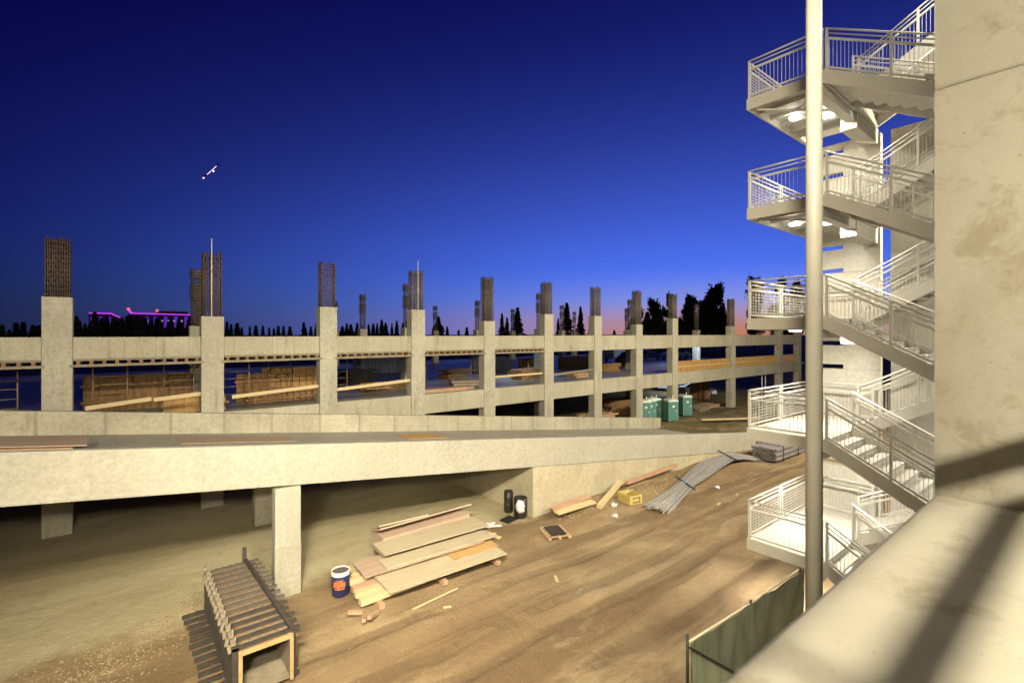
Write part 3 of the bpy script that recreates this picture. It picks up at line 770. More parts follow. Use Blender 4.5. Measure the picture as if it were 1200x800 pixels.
lone('plastic_bag', M['bag'], 'crumpled white plastic bag hanging on the black barrel', 'bag', m)
lone('rubber_mat', M['black'], 'small black mat on the ground before the barrels', 'mat', MB().cbox((12.85, 16.2, .03), (.65, .5, .05), .2))
t = thing('pallet', 'low timber pallet with a black tray on the dirt near the wall', 'pallet', (13.3, 13.85, .06), R(-22)); t.scale = (.85, .85, .85)
def lp(n, mb, mt, par): o = mb.build(n, mt); o.parent = par; return o
m = MB()
for y in (-.6, -.3, 0, .3, .6): m.cbox((0, y, .12), (1.05, .12, .03))
lp('slats', m, M['lumber_red'], t)
for x in (-.48, 0, .48): lp('runner', MB().cbox((x, 0, .052), (.09, 1.3, .1)), M['lumber'], t)
lp('tray', MB().box(-.36, .36, -.5, .5, .137, .19), M['black'], t)
# boards and timbers at the foot of the wall
for k, (x, y, z, l, rz, mt, lab) in enumerate(((15.6, 15.2, .42, 2.4, .04, M['lumber_red'], 'upper red board of the loose boards at the wall corner'), (15.5, 14.85, .34, 2.3, -.02, M['lumber'], 'front pale board of the loose boards at the wall corner'), (15.7, 15.4, .36, 2.2, .07, M['ply_pink'], 'rear board of the loose boards, touching the wall foot'))):
    lone('loose_board', mt, lab, 'board', MB().cbox((x, y, z), (l, .35, .06), rz, .1), 'loose boards at the wall corner')
lone('timber_beam', M['lumber'], 'pale squared timber slanting up to the wall left of the yellow crate', 'timber', MB().bar((16.5, 14.4, .25), (19.2, 15.35, .62), .22, .16))
lone('timber_beam', M['lumber_red'], 'long thin timber along the wall foot right of the yellow crate', 'timber', MB().bar((19.6, 15.3, .5), (24.2, 15.5, .55), .2, .14))
t = thing('yellow_crate', 'open yellow plywood crate with a handle on the dirt by the wall', 'crate', (18.5, 14.25, .1), R(-12)); t.scale = (.72, .72, .72)
lp('front_panel', MB().box(-.5, .5, -.6, -.56, 0, .55), M['yellow'], t); lp('rear_panel', MB().box(-.5, .5, .56, .6, 0, .55), M['yellow'], t)
for s in (-.5, .46): lp('side_panel', MB().box(s, s + .04, -.558, .558, 0, .55), M['yellow'], t)
lp('floor_panel', MB().box(-.458, .458, -.558, .558, .02, .05), M['yellow'], t)
m = MB(); m.bar((-.3, -.63, .42), (.3, -.63, .42), .03, .04); m.bar((-.3, -.63, .14), (.3, -.63, .14), .03, .04); m.box(.26, .3, -.645, -.615, .16, .40); lp('brace', m, M['form_grey'], t)
lp('cross_handle', MB().bar((-.46, .1, .5), (.46, .2, .62), .05, .05), M['lumber'], t)

# draped bundle of bars and stacked pipe bundle
t = thing('bar_bundle', 'long grey bundle of steel bars draped over the dirt berm', 'bar bundle', (24.5, 13.8, 0))
ctr = [(18.9, 12.95), (20.6, 13.15), (22.2, 13.5), (24, 14.0), (26, 14.35), (28, 14.6), (29.6, 14.55), (30.6, 14.2)]
hts = [.12, .38, .55, .50, .62, .60, .42, .14]
for k in range(66):
    o = (k % 22 - 10.5) / 10.5; lay = k // 22
    pts = []
    sh = random.uniform(-.5, .5); jit = random.uniform(-.12, .12)
    for i, ((x, y), h) in enumerate(zip(ctr, hts)):
        wdt = (.5, .36, .34, .52, .58, .42, .4, .45)[i]
        pts.append((x + sh * (1 if i in (0, 7) else .5), y + o * wdt + jit * (i - 3) * .25, h - abs(o) * .12 + lay * .05 + random.uniform(-.02, .02)))
    # smooth it
    sp = []
    for i in range(len(pts) - 1):
        for q in (0, .5): sp.append(tuple(pts[i][c] * (1 - q) + pts[i + 1][c] * q for c in range(3)))
    sp.append(pts[-1])
    MB().tube(sp, .034, 6).build('bar', M['tarp_grey'], t)
for x, y, z in ((21.6, 13.35, .5), (28.0, 14.55, .62)):
    m = MB(); m.bar((x - .3, y - .75, z), (x + .3, y + .7, z + .2), .05, .06); m.build('tie_strap', M['blue_drum'], t)
t = thing('pipe_bundle', 'strapped stack of grey pipes lying right of the draped bars', 'pipe bundle', (33, 14.0, 0))
for r in range(5):
    for k in range(9 - (r % 2)):
        y = 13.1 + k * .17 + (r % 2) * .085; z = .17 + r * .15
        m = MB(); j = random.uniform(-.12, .12)
        m.lathe((0, 0, 0), [(.083, 0), (.083, 4.2), (.062, 4.2), (.062, 0), (.083, 0)], 12)
        m.v = [(31.2 + j + v[2], y + v[0], z + v[1]) for v in m.v]
        m.build('pipe', M['tarp_grey'], t)
for x in (32.0, 34.2):
    m = MB(); m.box(x, x + .05, 12.96, 12.99, .02, .9); m.box(x, x + .05, 14.62, 14.65, .02, .9); m.box(x, x + .05, 12.96, 14.65, .902, .93); m.build('strap', M['black'], t)

# ------------------------------------------------------------------ stair tower
XN, XI, XJ, XF = 13.83, 15.84, 16.25, 18.25
Y0, Y1, YH = 4.64, 6.59, 1.94
LV = [8.32 + 3.1 * k for k in (2, 1, 0, -1, -2)]
stair = thing('steel_staircase', 'cream steel switchback staircase with lit landings and mesh railings', 'staircase', (16, 4, 0))
def railing(p0, p1, nposts, mesh=False, handrail=True, drop=0.):
    p0, p1 = Vector(p0), Vector(p1)
    up = Vector((0, 0, 1)); d = p1 - p0; L = d.length
    m = MB()
    m.tube([p0 + up * 1.07, p1 + up * 1.07], .024, 8)
    m.tube([p0 + up * .96, p1 + up * .96], .017, 8)
    m.bar(p0 + up * .83, p1 + up * .83, .045, .05)
    m.bar(p0 + up * .10, p1 + up * .10, .04, .045)
    side = Vector((d.y, -d.x, 0)).normalized()
    rl = m.build('railing', M['steel'], stair)
    for i in range(nposts):
        q = p0 + d * ((i + .02) / (nposts - 1 + .04)) if nposts > 1 else p0
        MB().bar(q - up * .1, q + up * 1.05, .055, .055, up=(0, 1, 0)).build('post', M['steel'], rl)
    m = MB()
    k = int(L / .095)
    for i in range(1, k):
        q = p0 + d * (i / k)
        m.bar(q + up * .12, q + up * .81, .009, .009, up=(0, 1, 0))
    if mesh:
        z = .2
        while z < .8:
            m.bar(p0 + up * z, p1 + up * z, .010, .010); z += .085
    m.build('infill_mesh', M['steel'], rl)
def flight(xa, xb, ya, za, yb, zb):
    """treads from (ya, za) down to (yb, zb)"""
    n = 10; run = (yb - ya) / (n - 1); rise = (zb - za) / n
    m = MB(); pan = MB()
    for i in range(n):
        z1 = za + rise * (i + 1); y0_ = ya + run * i; y1_ = ya + run * (i + 1)
        if i < n - 1:
            m.box(xa + .055, xb - .055, min(y0_, y1_) - .015, max(y0_, y1_) + .015, z1 - .05, z1)
        pan.box(xa + .055, xb - .055, y0_ - .008, y0_ + .008, z1 - .055, z1 - rise - .052)
        if i < n - 1:
            pan.box(xa + .055, xb - .055, min(y0_, y1_) + .01, max(y0_, y1_) - .01, z1 - .066, z1 - .053)
    f = m.build('stair_flight', M['tread'], stair)
    pan.build('riser_pans', M['pan'], f)
    ext = .0
    for x0, x1 in ((xa, xa + .05), (xb - .05, xb)):
        m = MB()
        m.prism([(ya, za + .06), (yb, zb + .10), (yb, zb - .24), (ya, za - .30)], 'x', x0, x1)
        m.build('stringer', M['steel_grey'], f)
    return f
lamps = []
for k, z in enumerate(LV):
    # landing: slab on joists with a channel edge and two round lamps
    m = MB(); m.box(XN + .055, XF - .02, Y0 + .055, Y1 - .055, z - .10, z); ld = m.build('landing', M['tread'], stair)
    m = MB()
    m.box(XN, XN + .05, Y0, Y1, z - .30, z + .015); m.box(XN + .052, XF, Y1 - .05, Y1, z - .30, z + .015)
    m.build('edge_channel', M['steel_grey'], ld)
    m = MB(); m.box(XN + .052, XF, Y0, Y0 + .05, z - .26, z - .004); m.build('edge_channel', M['steel'], ld)
    m = MB()
    for x in (14.5, 15.2, 15.9, 16.6, 17.3): m.box(x, x + .05, Y0 + .055, Y1 - .055, z - .22, z - .102)
    m.bar((14.0, Y0 + .2, z - .26), (16.0, Y1 - .2, z - .26), .05, .05); m.bar((14.0, Y1 - .2, z - .30), (16.0, Y0 + .2, z - .30), .05, .05)
    m.build('joists', M['steel'], ld)
    for lx, ly in ((15.35, 5.9), (15.95, 5.25)):
        m = MB(); m.lathe((lx, ly, z - .36), [(.0, 0), (.15, 0.01), (.17, .05)], 20); lo = m.build('ceiling_or_fill_lamp', M['lamp'], ld)
        lamps.append((lx, ly, z - .40))
    # cantilever beam and corbel
    m = MB(); m.box(XN + .06, 16.4, Y0 + .06, Y0 + .3, z - .52, z - .262); m.build('support_beam', M['steel'], stair)
    m = MB(); m.box(16.4, 18.4, Y0 + .03, Y0 + .45, z - .72, z - .262); m.build('corbel', M['pylon'], stair, .02)
    railing((XN + .025, Y1 - .03, z), (XN + .025, Y0 + .03, z), 2, False)
    railing((XN + .06, Y1 - .025, z), (15.95, Y1 - .025, z), 2, True)
    railing((16.02, Y1 - .025, z), (XF, Y1 - .025, z), 2, True)
    railing((XF - .06, Y1 - .1, z), (XF - .06, Y0 + .1, z), 2)
    zh = z - 1.55
    if k < 4:
        flight(XN, XI, Y0, z, YH, zh)
        railing((XN + .025, Y0 - .02, z), (XN + .025, YH, zh + .08), 3)
        railing((XI - .025, Y0 - .02, z), (XI - .025, YH, zh + .08), 3)
        flight(XJ, XF, YH, zh, Y0, z - 3.1)
        railing((XJ + .025, YH, zh), (XJ + .025, Y0 - .02, z - 3.1 + .08), 3)
        railing((XF - .025, YH, zh), (XF - .025, Y0 - .02, z - 3.1 + .08), 3)
        m = MB(); m.box(XN + .055, XF - .02, .56, YH - .005, zh - .10, zh); hl = m.build('half_landing', M['tread'], stair)
        m = MB(); m.box(XN, XN + .05, .56, YH, zh - .30, zh + .015); m.box(XF - .015, XF + .03, .56, YH, zh - .3, zh + .015); m.build('edge_channel', M['steel_grey'], hl)
        m = MB(); m.lathe((16.1, 1.2, zh - .16), [(.0, 0), (.15, .01), (.17, .05)], 20); m.build('ceiling_or_fill_lamp', M['lamp'], hl)  # added fill lamp, hidden behind the end wall, brightens the flights
        lamps.append((16.1, 1.2, zh - .19))
        railing((XN + .025, YH, zh), (XN + .025, .6, zh), 2)
    else:
        run = 3.6
        n = 12
        m = MB()
        for i in range(n - 1): m.box(XN + .055, XI - .055, Y0 - .3 * (i + 1) - .01, Y0 - .3 * i + .01, z - z / n * (i + 1) - .05, z - z / n * (i + 1))
        f = m.build('stair_flight', M['tread'], stair)
        for x0 in (XN, XI - .05):
            m = MB(); m.prism([(Y0, z + .06), (Y0 - 3.3, .16), (Y0 - 3.3, 0), (Y0 - 3.0, 0), (Y0, z - .3)], 'x', x0, x0 + .05); m.build('stringer', M['steel_grey'], f)
        railing((XN + .025, Y0 - .02, z), (XN + .025, Y0 - 3.3, .18), 3)
        railing((XI - .025, Y0 - .02, z), (XI - .025, Y0 - 3.3, .18), 3)
        # steel posts under the lowest landing
        for x, y in ((XF - .5, Y1 - .3), (XF - .5, Y0 + .6)):
            m = MB(); m.box(x - .08, x + .08, y - .08, y + .08, -.1, z - .31); m.build('support_post', M['steel_grey'], stair)
# flight going up from the top landing
zt = LV[0] + 1.55
flight(XJ, XF, YH, zt, Y0, LV[0])
railing((XJ + .025, YH, zt), (XJ + .025, Y0 - .02, LV[0] + .08), 3)
railing((XF - .025, YH, zt), (XF - .025, Y0 - .02, LV[0] + .08), 3)
m = MB(); m.box(XN + .055, XF - .02, .56, YH - .005, zt - .10, zt); m.build('half_landing', M['tread'], stair)
m = MB(); m.prism([(YH, zt + .10), (Y0, LV[0] + .06), (Y0, LV[0] - .34), (YH, zt - .28)], 'x', XJ - .06, XJ - .002); m.build('closed_stringer', M['steel'], stair)

# concrete pylons carrying the stair
py = thing('stair_pylon', 'pale concrete pylon with paired horizontal slots behind the stair landings', 'pylon', (18.6, 5.6, 0))
slots = sorted([7.59 + 3.15 * k + q for k in (-2, -1, 0, 1, 2) for q in (0, -.77)])
slots = [s for s in slots if .5 < s < 14.0]
PT = 14.15
m = MB(); m.box(18.4, 18.6, 4.62, 5.62, -.1, PT)
z = -.1
for s in slots + [PT + .1]:
    m.box(18.4, 18.6, 5.62, 6.52, z, min(s - .075, PT)); z = s + .075
m.box(18.4, 18.6, 6.52, 6.72, -.1, PT)
m.build('slotted_wall', M['pylon'], py)
for zz in (13.0, 9.9, 6.75, 3.6): m = MB(); m.box(18.385, 18.396, 4.62, 6.7, zz, zz + .015); m.build('joint', M['column'], py)
lone('stair_wall', M['pylon'], 'tall pale concrete wall beside the pylon behind the stair flights', 'wall', MB().box(18.4, 18.6, .6, 4.36, -.1, 14.15))

# ------------------------------------------------------------------ near building (where the viewer stands)
near = thing('concrete_building', 'near concrete parking building with broad parapet and plain end wall', 'building', (0, 0, 0))
XW = 2.5
m = MB(); m.box(-16, XW - .004, .0, .453, EYE - 1.7, EYE - .63); m.build('parapet', M['parapet'], near, .012)
m = MB(); m.box(XW, XW + .5, -4.0, .453, -.1, EYE + 7.0); wl = m.build('end_wall', M['parapet'], near)
m = MB(); m.box(XW - .006, XW - .001, -.5, .45, EYE + .955, EYE + .965); m.build('joint', M['column'], wl)
for zf in (.1, 3.3, 9.5, 12.6):
    zb = zf - .18
    m = MB(); m.box(-16, XW - .004, .0, .453, max(zb, -.1), zf + .87); m.build('parapet', M['parapet'], near)
for zf in (3.3, 6.4, 9.5, 12.6):
    m = MB(); m.box(-16, XW - .004, -14, -.004, zf - .2, zf); m.build('floor_slab', M['ramp_deck'], near)
for zf in (3.3, 6.4, 9.5, 12.6):
    m = MB(); m.box(XW + .504, 13.5, .0, .40, zf - .18, zf + .87); m.build('parapet', M['parapet'], near)
    m = MB(); m.box(XW + .504, 18.3, -14, -.004, zf - .2, zf); m.build('floor_slab', M['ramp_deck'], near)
for x in (-15.5, -7.5, 8, 13.2):
    m = MB(); m.box(x - .35, x + .35, -.9, -.25, -.1, 13.4); m.build('column', M['column'], near)
# guard rail just inside the parapet
gr = thing('guard_rail', 'steel tube guard rail just inside the near parapet', 'guard rail', (0, -.35, 6.4))
for z, r in ((EYE - .085, .040), (EYE - .235, .024)):
    MB().tube([(-2.4, -.35, z), (2.49, -.35, z)], r, 12).build('rail', M['steel_grey'], gr)
MB().tube([(1.05, -.35, EYE - .225), (1.05, -.35, EYE - .09)], .014, 8).build('post', M['steel_grey'], gr)
MB().tube([(-2.3, -.35, 6.4), (-2.3, -.35, EYE - .09)], .024, 8).build('post', M['steel_grey'], gr)

# pole in front of the stairs
t = thing('round_pole', 'tall round cream metal pole in front of the staircase', 'pole', (9.0, 3.17, 0))
MB().tube([(9.0, 3.17, .02), (9.0, 3.17, 19)], [.13, .115], 28).build('shaft', M['pole'], t)
MB().tube([(9.0, 3.17, 0), (9.0, 3.17, .03)], .22, 20).build('base_plate', M['steel_grey'], t)
MB().tube([(9.0, 3.17, 19.0), (9.0, 3.17, 19.06)], .12, 20).build('cap', M['steel_grey'], t)

# green screened fence
t = thing('screen_fence', 'green mesh privacy fence with dark posts below the staircase', 'fence', (11, 5.1, 0))
def fabric(p0, p1, h, n=60):
    mb = MB(); p0, p1 = Vector(p0), Vector(p1); d = p1 - p0; sd = Vector((d.y, -d.x, 0)).normalized()
    rows = 8
    for j in range(rows + 1):
        for i in range(n + 1):
            u = i / n
            w = .014 * math.sin(u * d.length * 7 + j * .25) + .045 * mnoise.noise((u * d.length * 2.2, j * .35, 4.))
            sag = -.02 * abs(math.sin(u * d.length / 2.4 * PI)) if j == rows else 0
            mb.v.append(tuple(p0 + d * u + sd * w + Vector((0, 0, h * j / rows + sag))))
    b = n + 1
    for j in range(rows):
        for i in range(n):
            mb.f.append((j * b + i, j * b + i + 1, (j + 1) * b + i + 1, (j + 1) * b + i)); mb.sm.append(True)
    return mb
fabric((8.65, 5.22, .03), (13.7, 5.05, .03), 1.84).build('screen', M['screen'], t)
fabric((8.65, 5.16, .03), (8.65, .6, .03), 1.8).build('screen', M['screen'], t)
for x, y in ((8.65, 5.28), (11.1, 5.2), (13.6, 5.12), (8.6, 2.9), (8.6, .8)):
    MB().tube([(x, y, -.1), (x, y, 2.02 if x < 9 else 1.9)], .03, 8).build('post', M['dark_steel'], t)
MB().tube([(8.65, 5.30, 1.84), (11.1, 5.22, 1.80), (13.7, 5.13, 1.86)], .022, 8).build('top_rail', M['hem'], t)
MB().tube([(8.58, 5.2, 1.84), (8.58, .7, 1.84)], .02, 8).build('top_rail', M['dark_steel'], t)

# ------------------------------------------------------------------ trees on the skyline
def tree_proto(kind, H, wd, seed, nl):
    rnd = random.Random(seed)
    t = MB(); t.tube([(0, 0, 0), (rnd.uniform(-.1, .1), 0, H * .5), (0, rnd.uniform(-.1, .1), H * .93)], [H * .018, H * .012, .03], 7)
    c = MB()
    def leaf(p, s):
        a = Vector((rnd.gauss(0, 1), rnd.gauss(0, 1), rnd.gauss(0, .7))).normalized() * s
        b = Vector((rnd.gauss(0, 1), rnd.gauss(0, 1), rnd.gauss(0, .7))).normalized() * s * .6
        c._add([p + a, p + b, p - a * .9, p - b], [(0, 1, 2, 3)])
    if kind in ('cypress', 'conifer'):
        for i in range(nl):
            u = rnd.random() ** .75
            z = H * (.06 + .94 * u)
            env = wd * ((1 - u) ** (.8 if kind == 'cypress' else .95)) * (.55 + .45 * min(1, u * 7))
            env *= .72 + .4 * mnoise.noise((z * .55, seed * 3.7, 0)) + .25 * abs(math.sin(z * 1.7 + seed))
            a = rnd.random() * 6.283
            rr = env * math.sqrt(rnd.random()) * (1 + .35 * mnoise.noise((a * 1.3, z * .4, seed)))
            leaf(Vector((rr * math.cos(a), rr * math.sin(a), z - .12 * rr)), .30 + .012 * H)
    else:
        lobes = []
        for i in range(26):
            u = rnd.uniform(.16, 1)
            a = rnd.random() * 6.283; rr = wd * rnd.uniform(.1, .85) * (1.15 - .65 * u)
            lobes.append((Vector((rr * math.cos(a), rr * math.sin(a), H * u * .95)), rnd.uniform(.06, .135) * H * (1.15 - .4 * u)))
        for p, r in lobes:
            t.tube([(0, 0, p.z * .55), tuple(p * .6 + Vector((0, 0, p.z * .3))), tuple(p)], [H * .008, H * .005, .02], 5)
            for i in range(nl // 26):
                q = Vector((rnd.gauss(0, .40), rnd.gauss(0, .40), rnd.gauss(0, .44))) * r
                leaf(p + q, .62 + .012 * H)
    return t, c
protos = {}
for nm, kind, H, w, seed, nl in (('cypress', 'cypress', 12, 1.5, 1, 1000), ('cypress2', 'cypress', 12, 1.25, 2, 900), ('conifer', 'conifer', 16, 3.2, 3, 1500), ('conifer2', 'conifer', 16, 2.6, 4, 1400), ('broad', 'conifer', 14, 4.2, 5, 1700), ('gum', 'gum', 26, 6.5, 6, 5200), ('gum2', 'gum', 24, 7.5, 8, 5200)):
    a, b = tree_proto(kind, H, w, seed, nl)
    tm = a.build('trunk', M['bark']); cm = b.build('crown', M['leaf2'] if kind == 'gum' else M['leaf'])
    protos[nm] = (tm.data, cm.data, H)
    bpy.data.objects.remove(tm); bpy.data.objects.remove(cm)
KN = {'cypress': 'cypress_tree', 'cypress2': 'cypress_tree', 'conifer': 'conifer_tree', 'conifer2': 'conifer_tree', 'broad': 'conifer_tree', 'gum': 'eucalyptus_tree', 'gum2': 'eucalyptus_tree'}
def tree(px, ytop, Y, nm, label, group, sx=1.):
    if nm in ('conifer', 'conifer2', 'broad', 'cypress', 'cypress2'):
        sx *= random.uniform(.95, 1.5); ytop += random.uniform(-2.5, 2.0); px += random.uniform(-1.2, 1.2)
    x = along(px, Y); d = depth(px, Y)
    H = (391 - ytop) * d / FX + EYE
    tr, cr, h0 = protos[nm]
    t = thing(KN[nm], label, KN[nm].split('_')[0] + ' tree', (x, Y, 0), random.uniform(0, 6.28), group)
    s = H / h0
    t.scale = (s * sx, s * sx, s)
    for n, me in (('trunk', tr), ('crown', cr)):
        o = bpy.data.objects.new(n, me); col.objects.link(o); o.parent = t
gA = 'dark cypress in the low row along the far left skyline', 'cypresses at the far left skyline'
for px, y in ((2, 383), (10, 385), (19, 381), (28, 380), (38, 383), (45, 381)): tree(px, y, 190, random.choice(('cypress', 'cypress2')), *gA, sx=1.25)
gB = 'dark conifer of the dense clump before the purple lit building', 'conifers in the clump before the purple lit building'
for px, y in ((90, 369), (95, 376), (100, 379), (106, 377), (112, 366), (118, 372), (125, 370), (131, 374), (137, 376), (143, 373), (148, 369), (154, 374), (160, 371), (166, 375), (172, 373), (178, 376), (184, 374), (190, 377), (196, 375), (202, 378), (208, 376), (214, 379), (220, 376), (226, 374)):
    tree(px, y, random.uniform(185, 215), random.choice(('conifer', 'conifer2', 'broad')), *gB)
gC = 'dark cypress in the spaced row between the second and third pillars', 'cypresses between the second and third pillars'
for px, y in ((266, 379), (271, 381), (277, 381), (284, 383), (292, 384), (300, 382), (308, 384), (315, 384), (320, 384), (327, 384), (333, 384), (340, 384), (355, 378), (358, 383), (364, 381), (370, 381)):
    tree(px, y, random.uniform(185, 210), random.choice(('cypress', 'cypress2')), *gC, sx=1.1)
gD = 'dark conifer in the even tree line between the third and fourth pillars', 'conifers between the third and fourth pillars'
for px, y in ((401, 381), (406, 379), (412, 380), (418, 380), (424, 381), (431, 380), (437, 381), (441, 378), (447, 376), (453, 379), (460, 381), (466, 377), (471, 379), (476, 377), (480, 380)):
    tree(px, y, random.uniform(170, 200), random.choice(('conifer', 'conifer2', 'broad')), *gD)
for px, y, nm, lab in ((513, 371, 'broad', 'dark broad conifer standing alone right of the fourth pillar'), (524, 383, 'conifer', 'low dark conifer right of the lone broad one'), (537, 386, 'cypress2', 'tiny leftmost cypress of a thin pair before the fifth pillar'), (546, 384, 'cypress', 'tiny right hand cypress of a thin pair before the fifth pillar'), (561, 378, 'conifer2', 'dark conifer close left of the fifth pillar'), (588, 367, 'conifer', 'pointed conifer just right of the fifth pillar'), (595, 371, 'conifer2', 'slim conifer in the middle of the trio past the fifth pillar'), (606, 363, 'conifer', 'tallest pointed conifer of the trio past the fifth pillar'), (653, 372, 'conifer2', 'slim conifer right against the sixth pillar'), (664, 357, 'conifer', 'tall conifer left of a pair between the sixth and seventh pillars'), (681, 362, 'conifer2', 'narrower conifer right of a pair between the sixth and seventh pillars'), (694, 372, 'conifer', 'short conifer tucked left of the seventh pillar')):
    tree(px, y, 150, nm, lab, 'conifers along the middle skyline', 1.0)
for px, y, nm, lab, sx in ((720, 388, 'broad', 'low bushy tree in the orange glow past the seventh pillar', 1), (741, 374, 'broad', 'dark shaggy tree left of the eighth pillar', 1), (747, 349, 'gum2', 'brownish tree rising behind the eighth pillar', .5), (766, 350, 'gum', 'rounded dark eucalyptus between the eighth and ninth pillars', .75), (785, 346, 'gum2', 'dark eucalyptus behind the ninth pillar', .75), (809, 346, 'gum', 'bushy eucalyptus right of the ninth pillar', .85), (820, 353, 'gum2', 'lower eucalyptus in the middle of the right hand clump', .8), (838, 333, 'gum', 'tallest eucalyptus on the skyline left of the stairs', .8), (846, 340, 'gum2', 'ragged eucalyptus leaning right beside the tallest one', .5), (801, 362, 'gum2', 'low bushy eucalyptus just right of the ninth pillar', .9), (829, 347, 'gum2', 'dense eucalyptus filling the gap left of the tallest one', .8), (758, 366, 'broad', 'short dark tree between the eighth pillar and the rounded eucalyptus', 1.2), (774, 362, 'broad', 'short dark tree left of the ninth pillar', 1.2), (814, 366, 'broad', 'short bushy tree low in the right hand clump', 1.4), (884, 325, 'gum', 'dark eucalyptus behind the stair landing railing', .7), (915, 328, 'gum2', 'dark eucalyptus behind the stair landing, next to the pole', .8), (934, 331, 'gum', 'eucalyptus mostly hidden by the round pole', .7)):
    tree(px, y, 118, nm, lab, 'trees on the right skyline', sx * .95)

# distant building with neon edges
HY = 300
def hx(px): return along(px, HY)
def hz(py, px): return (391 - py) * depth(px, HY) / FX + EYE
ht = thing('distant_building', 'distant low building edged with magenta neon behind the trees', 'building', (hx(170), HY, 0))
x0, x1, x2, x3, x4 = hx(104), hx(130), hx(141), hx(150), hx(232)
z1, z2 = hz(367, 120), hz(372, 141)
m = MB(); m.prism([(x0, 0), (x2, 0), (x2, z2 - .3), (x1, z1 - .3), (x0, z1 - .3)], 'y', HY, HY + 25); m.build('left_wing', M['hotel'], ht)
z3, z4 = hz(367, 160), hz(369, 225)
m = MB(); m.prism([(x3, 0), (x4, 0), (x4, z4 - .4), (x3, z3 - .4)], 'y', HY, HY + 30); m.build('right_wing', M['hotel'], ht)
m = MB(); m.bar((x0, HY - .4, z1), (x1, HY - .4, z1), .5, .55); m.bar((x1, HY - .4, z1), (x2, HY - .4, z2), .5, .55); m.build('neon_strip', M['neon'], ht)
m = MB(); m.bar((hx(154), HY - .4, z3), (x4, HY - .4, z4), .5, .55); m.build('neon_strip', M['neon'], ht)
m = MB(); m.bar((hx(150), HY - .4, z3 + 2), (hx(154), HY - .4, z3), .5, 1.0); m.build('neon_strip', M['neon'], ht)
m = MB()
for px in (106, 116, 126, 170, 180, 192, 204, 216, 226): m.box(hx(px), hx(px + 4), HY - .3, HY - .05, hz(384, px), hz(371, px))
m.build('wall_wash_glow', M['wash_glow'], ht)  # neon light on the walls put in as glowing violet panels
for px in (172, 189, 196, 203, 212): m = MB(); m.box(hx(px), hx(px + 2), HY - .45, HY - .32, hz(377, px), hz(375, px)); m.build('window', M['window_lit'], ht)
for px, py in ((150.5, 362), (184, 364)): m = MB(); m.cbox((hx(px), HY - 1, hz(py, px)), (1.1, 1, 1.1)); m.build('roof_lamp', M['red_lamp'], ht)
m = MB(); m.box(hx(186), hx(222), HY + 8, HY + 20, z4 - .3, hz(364, 200)); m.build('roof_plant', M['hotel'], ht)

# aircraft climbing away
d_ = 520.
s_ = (248 - 600) / FX
pl = thing('aircraft', 'small lit aircraft climbing across the deep blue sky', 'aircraft', (d_ * (SY + s_ * CY), d_ * (CY - s_ * SY), EYE + d_ * 191 / FX))
rt = Vector((CY, -SY, 0)); fw = Vector((SY, CY, 0)); upv = Vector((0, 0, 1))
ry_ = (pl.location - Vector((0, 0, EYE))).normalized()
r2 = ry_.cross(upv).normalized(); u2 = r2.cross(ry_)
dr = (r2 * .60 + u2 * .72 + ry_ * .35).normalized()
wing = dr.cross(upv).normalized(); nrm = wing.cross(dr)
pc = pl.location.copy()
def ap(a, b, c): return pc + dr * a + wing * b + nrm * c
prof = [(-12, .25), (-9, .8), (-5, 1.05), (6, 1.05), (9.5, .8), (11.4, .3)]
MB().tube([ap(a, 0, 0) for a, r in prof], [r for a, r in prof], 14).build('fuselage', M['plane'], pl)
for s in (-1, 1):
    m = MB(); m.hexa([ap(2.5, s * .8, -.4), ap(-1.2, s * .8, -.4), ap(-3.4, s * 7, .1), ap(-2.2, s * 7, .1), ap(2.5, s * .8, -.15), ap(-1.2, s * .8, -.15), ap(-3.4, s * 7, .2), ap(-2.2, s * 7, .2)]); m.build('wing', M['plane'], pl)
    m = MB(); m.hexa([ap(-9.4, s * .2, 2.6), ap(-11.4, s * .2, 2.6), ap(-12.4, s * 3, 2.7), ap(-11.4, s * 3, 2.7), ap(-9.4, s * .2, 2.75), ap(-11.4, s * .2, 2.75), ap(-12.4, s * 3, 2.8), ap(-11.4, s * 3, 2.8)]); m.build('tailplane', M['plane'], pl)
    m = MB(); m.bar(ap(-7, s * 1.04, .1), ap(7, s * 1.04, .1), .12, .5, up=nrm); m.build('streak_bars', M['streak_dim'], pl)  # glowing bars added along the body to draw its light streak
m = MB(); m.hexa([ap(-8, -.1, .8), ap(-11.2, -.1, .5), ap(-12, -.1, 2.9), ap(-10, -.1, 2.9), ap(-8, .1, .8), ap(-11.2, .1, .5), ap(-12, .1, 2.9), ap(-10, .1, 2.9)]); m.build('fin', M['plane'], pl)
for a, b, c, r in ((-12.2, 0, 0, .55), (1.0, 0, -1.3, .7)):
    m = MB(); m.lathe((0, 0, 0), [(0, -r), (r * .7, -r * .7), (r, 0), (r * .7, r * .7), (0, r)], 10)
    p = ap(a, b, c); m.v = [(v[0] + p.x, v[1] + p.y, v[2] + p.z) for v in m.v]; m.build('lamp', M['nav'], pl)

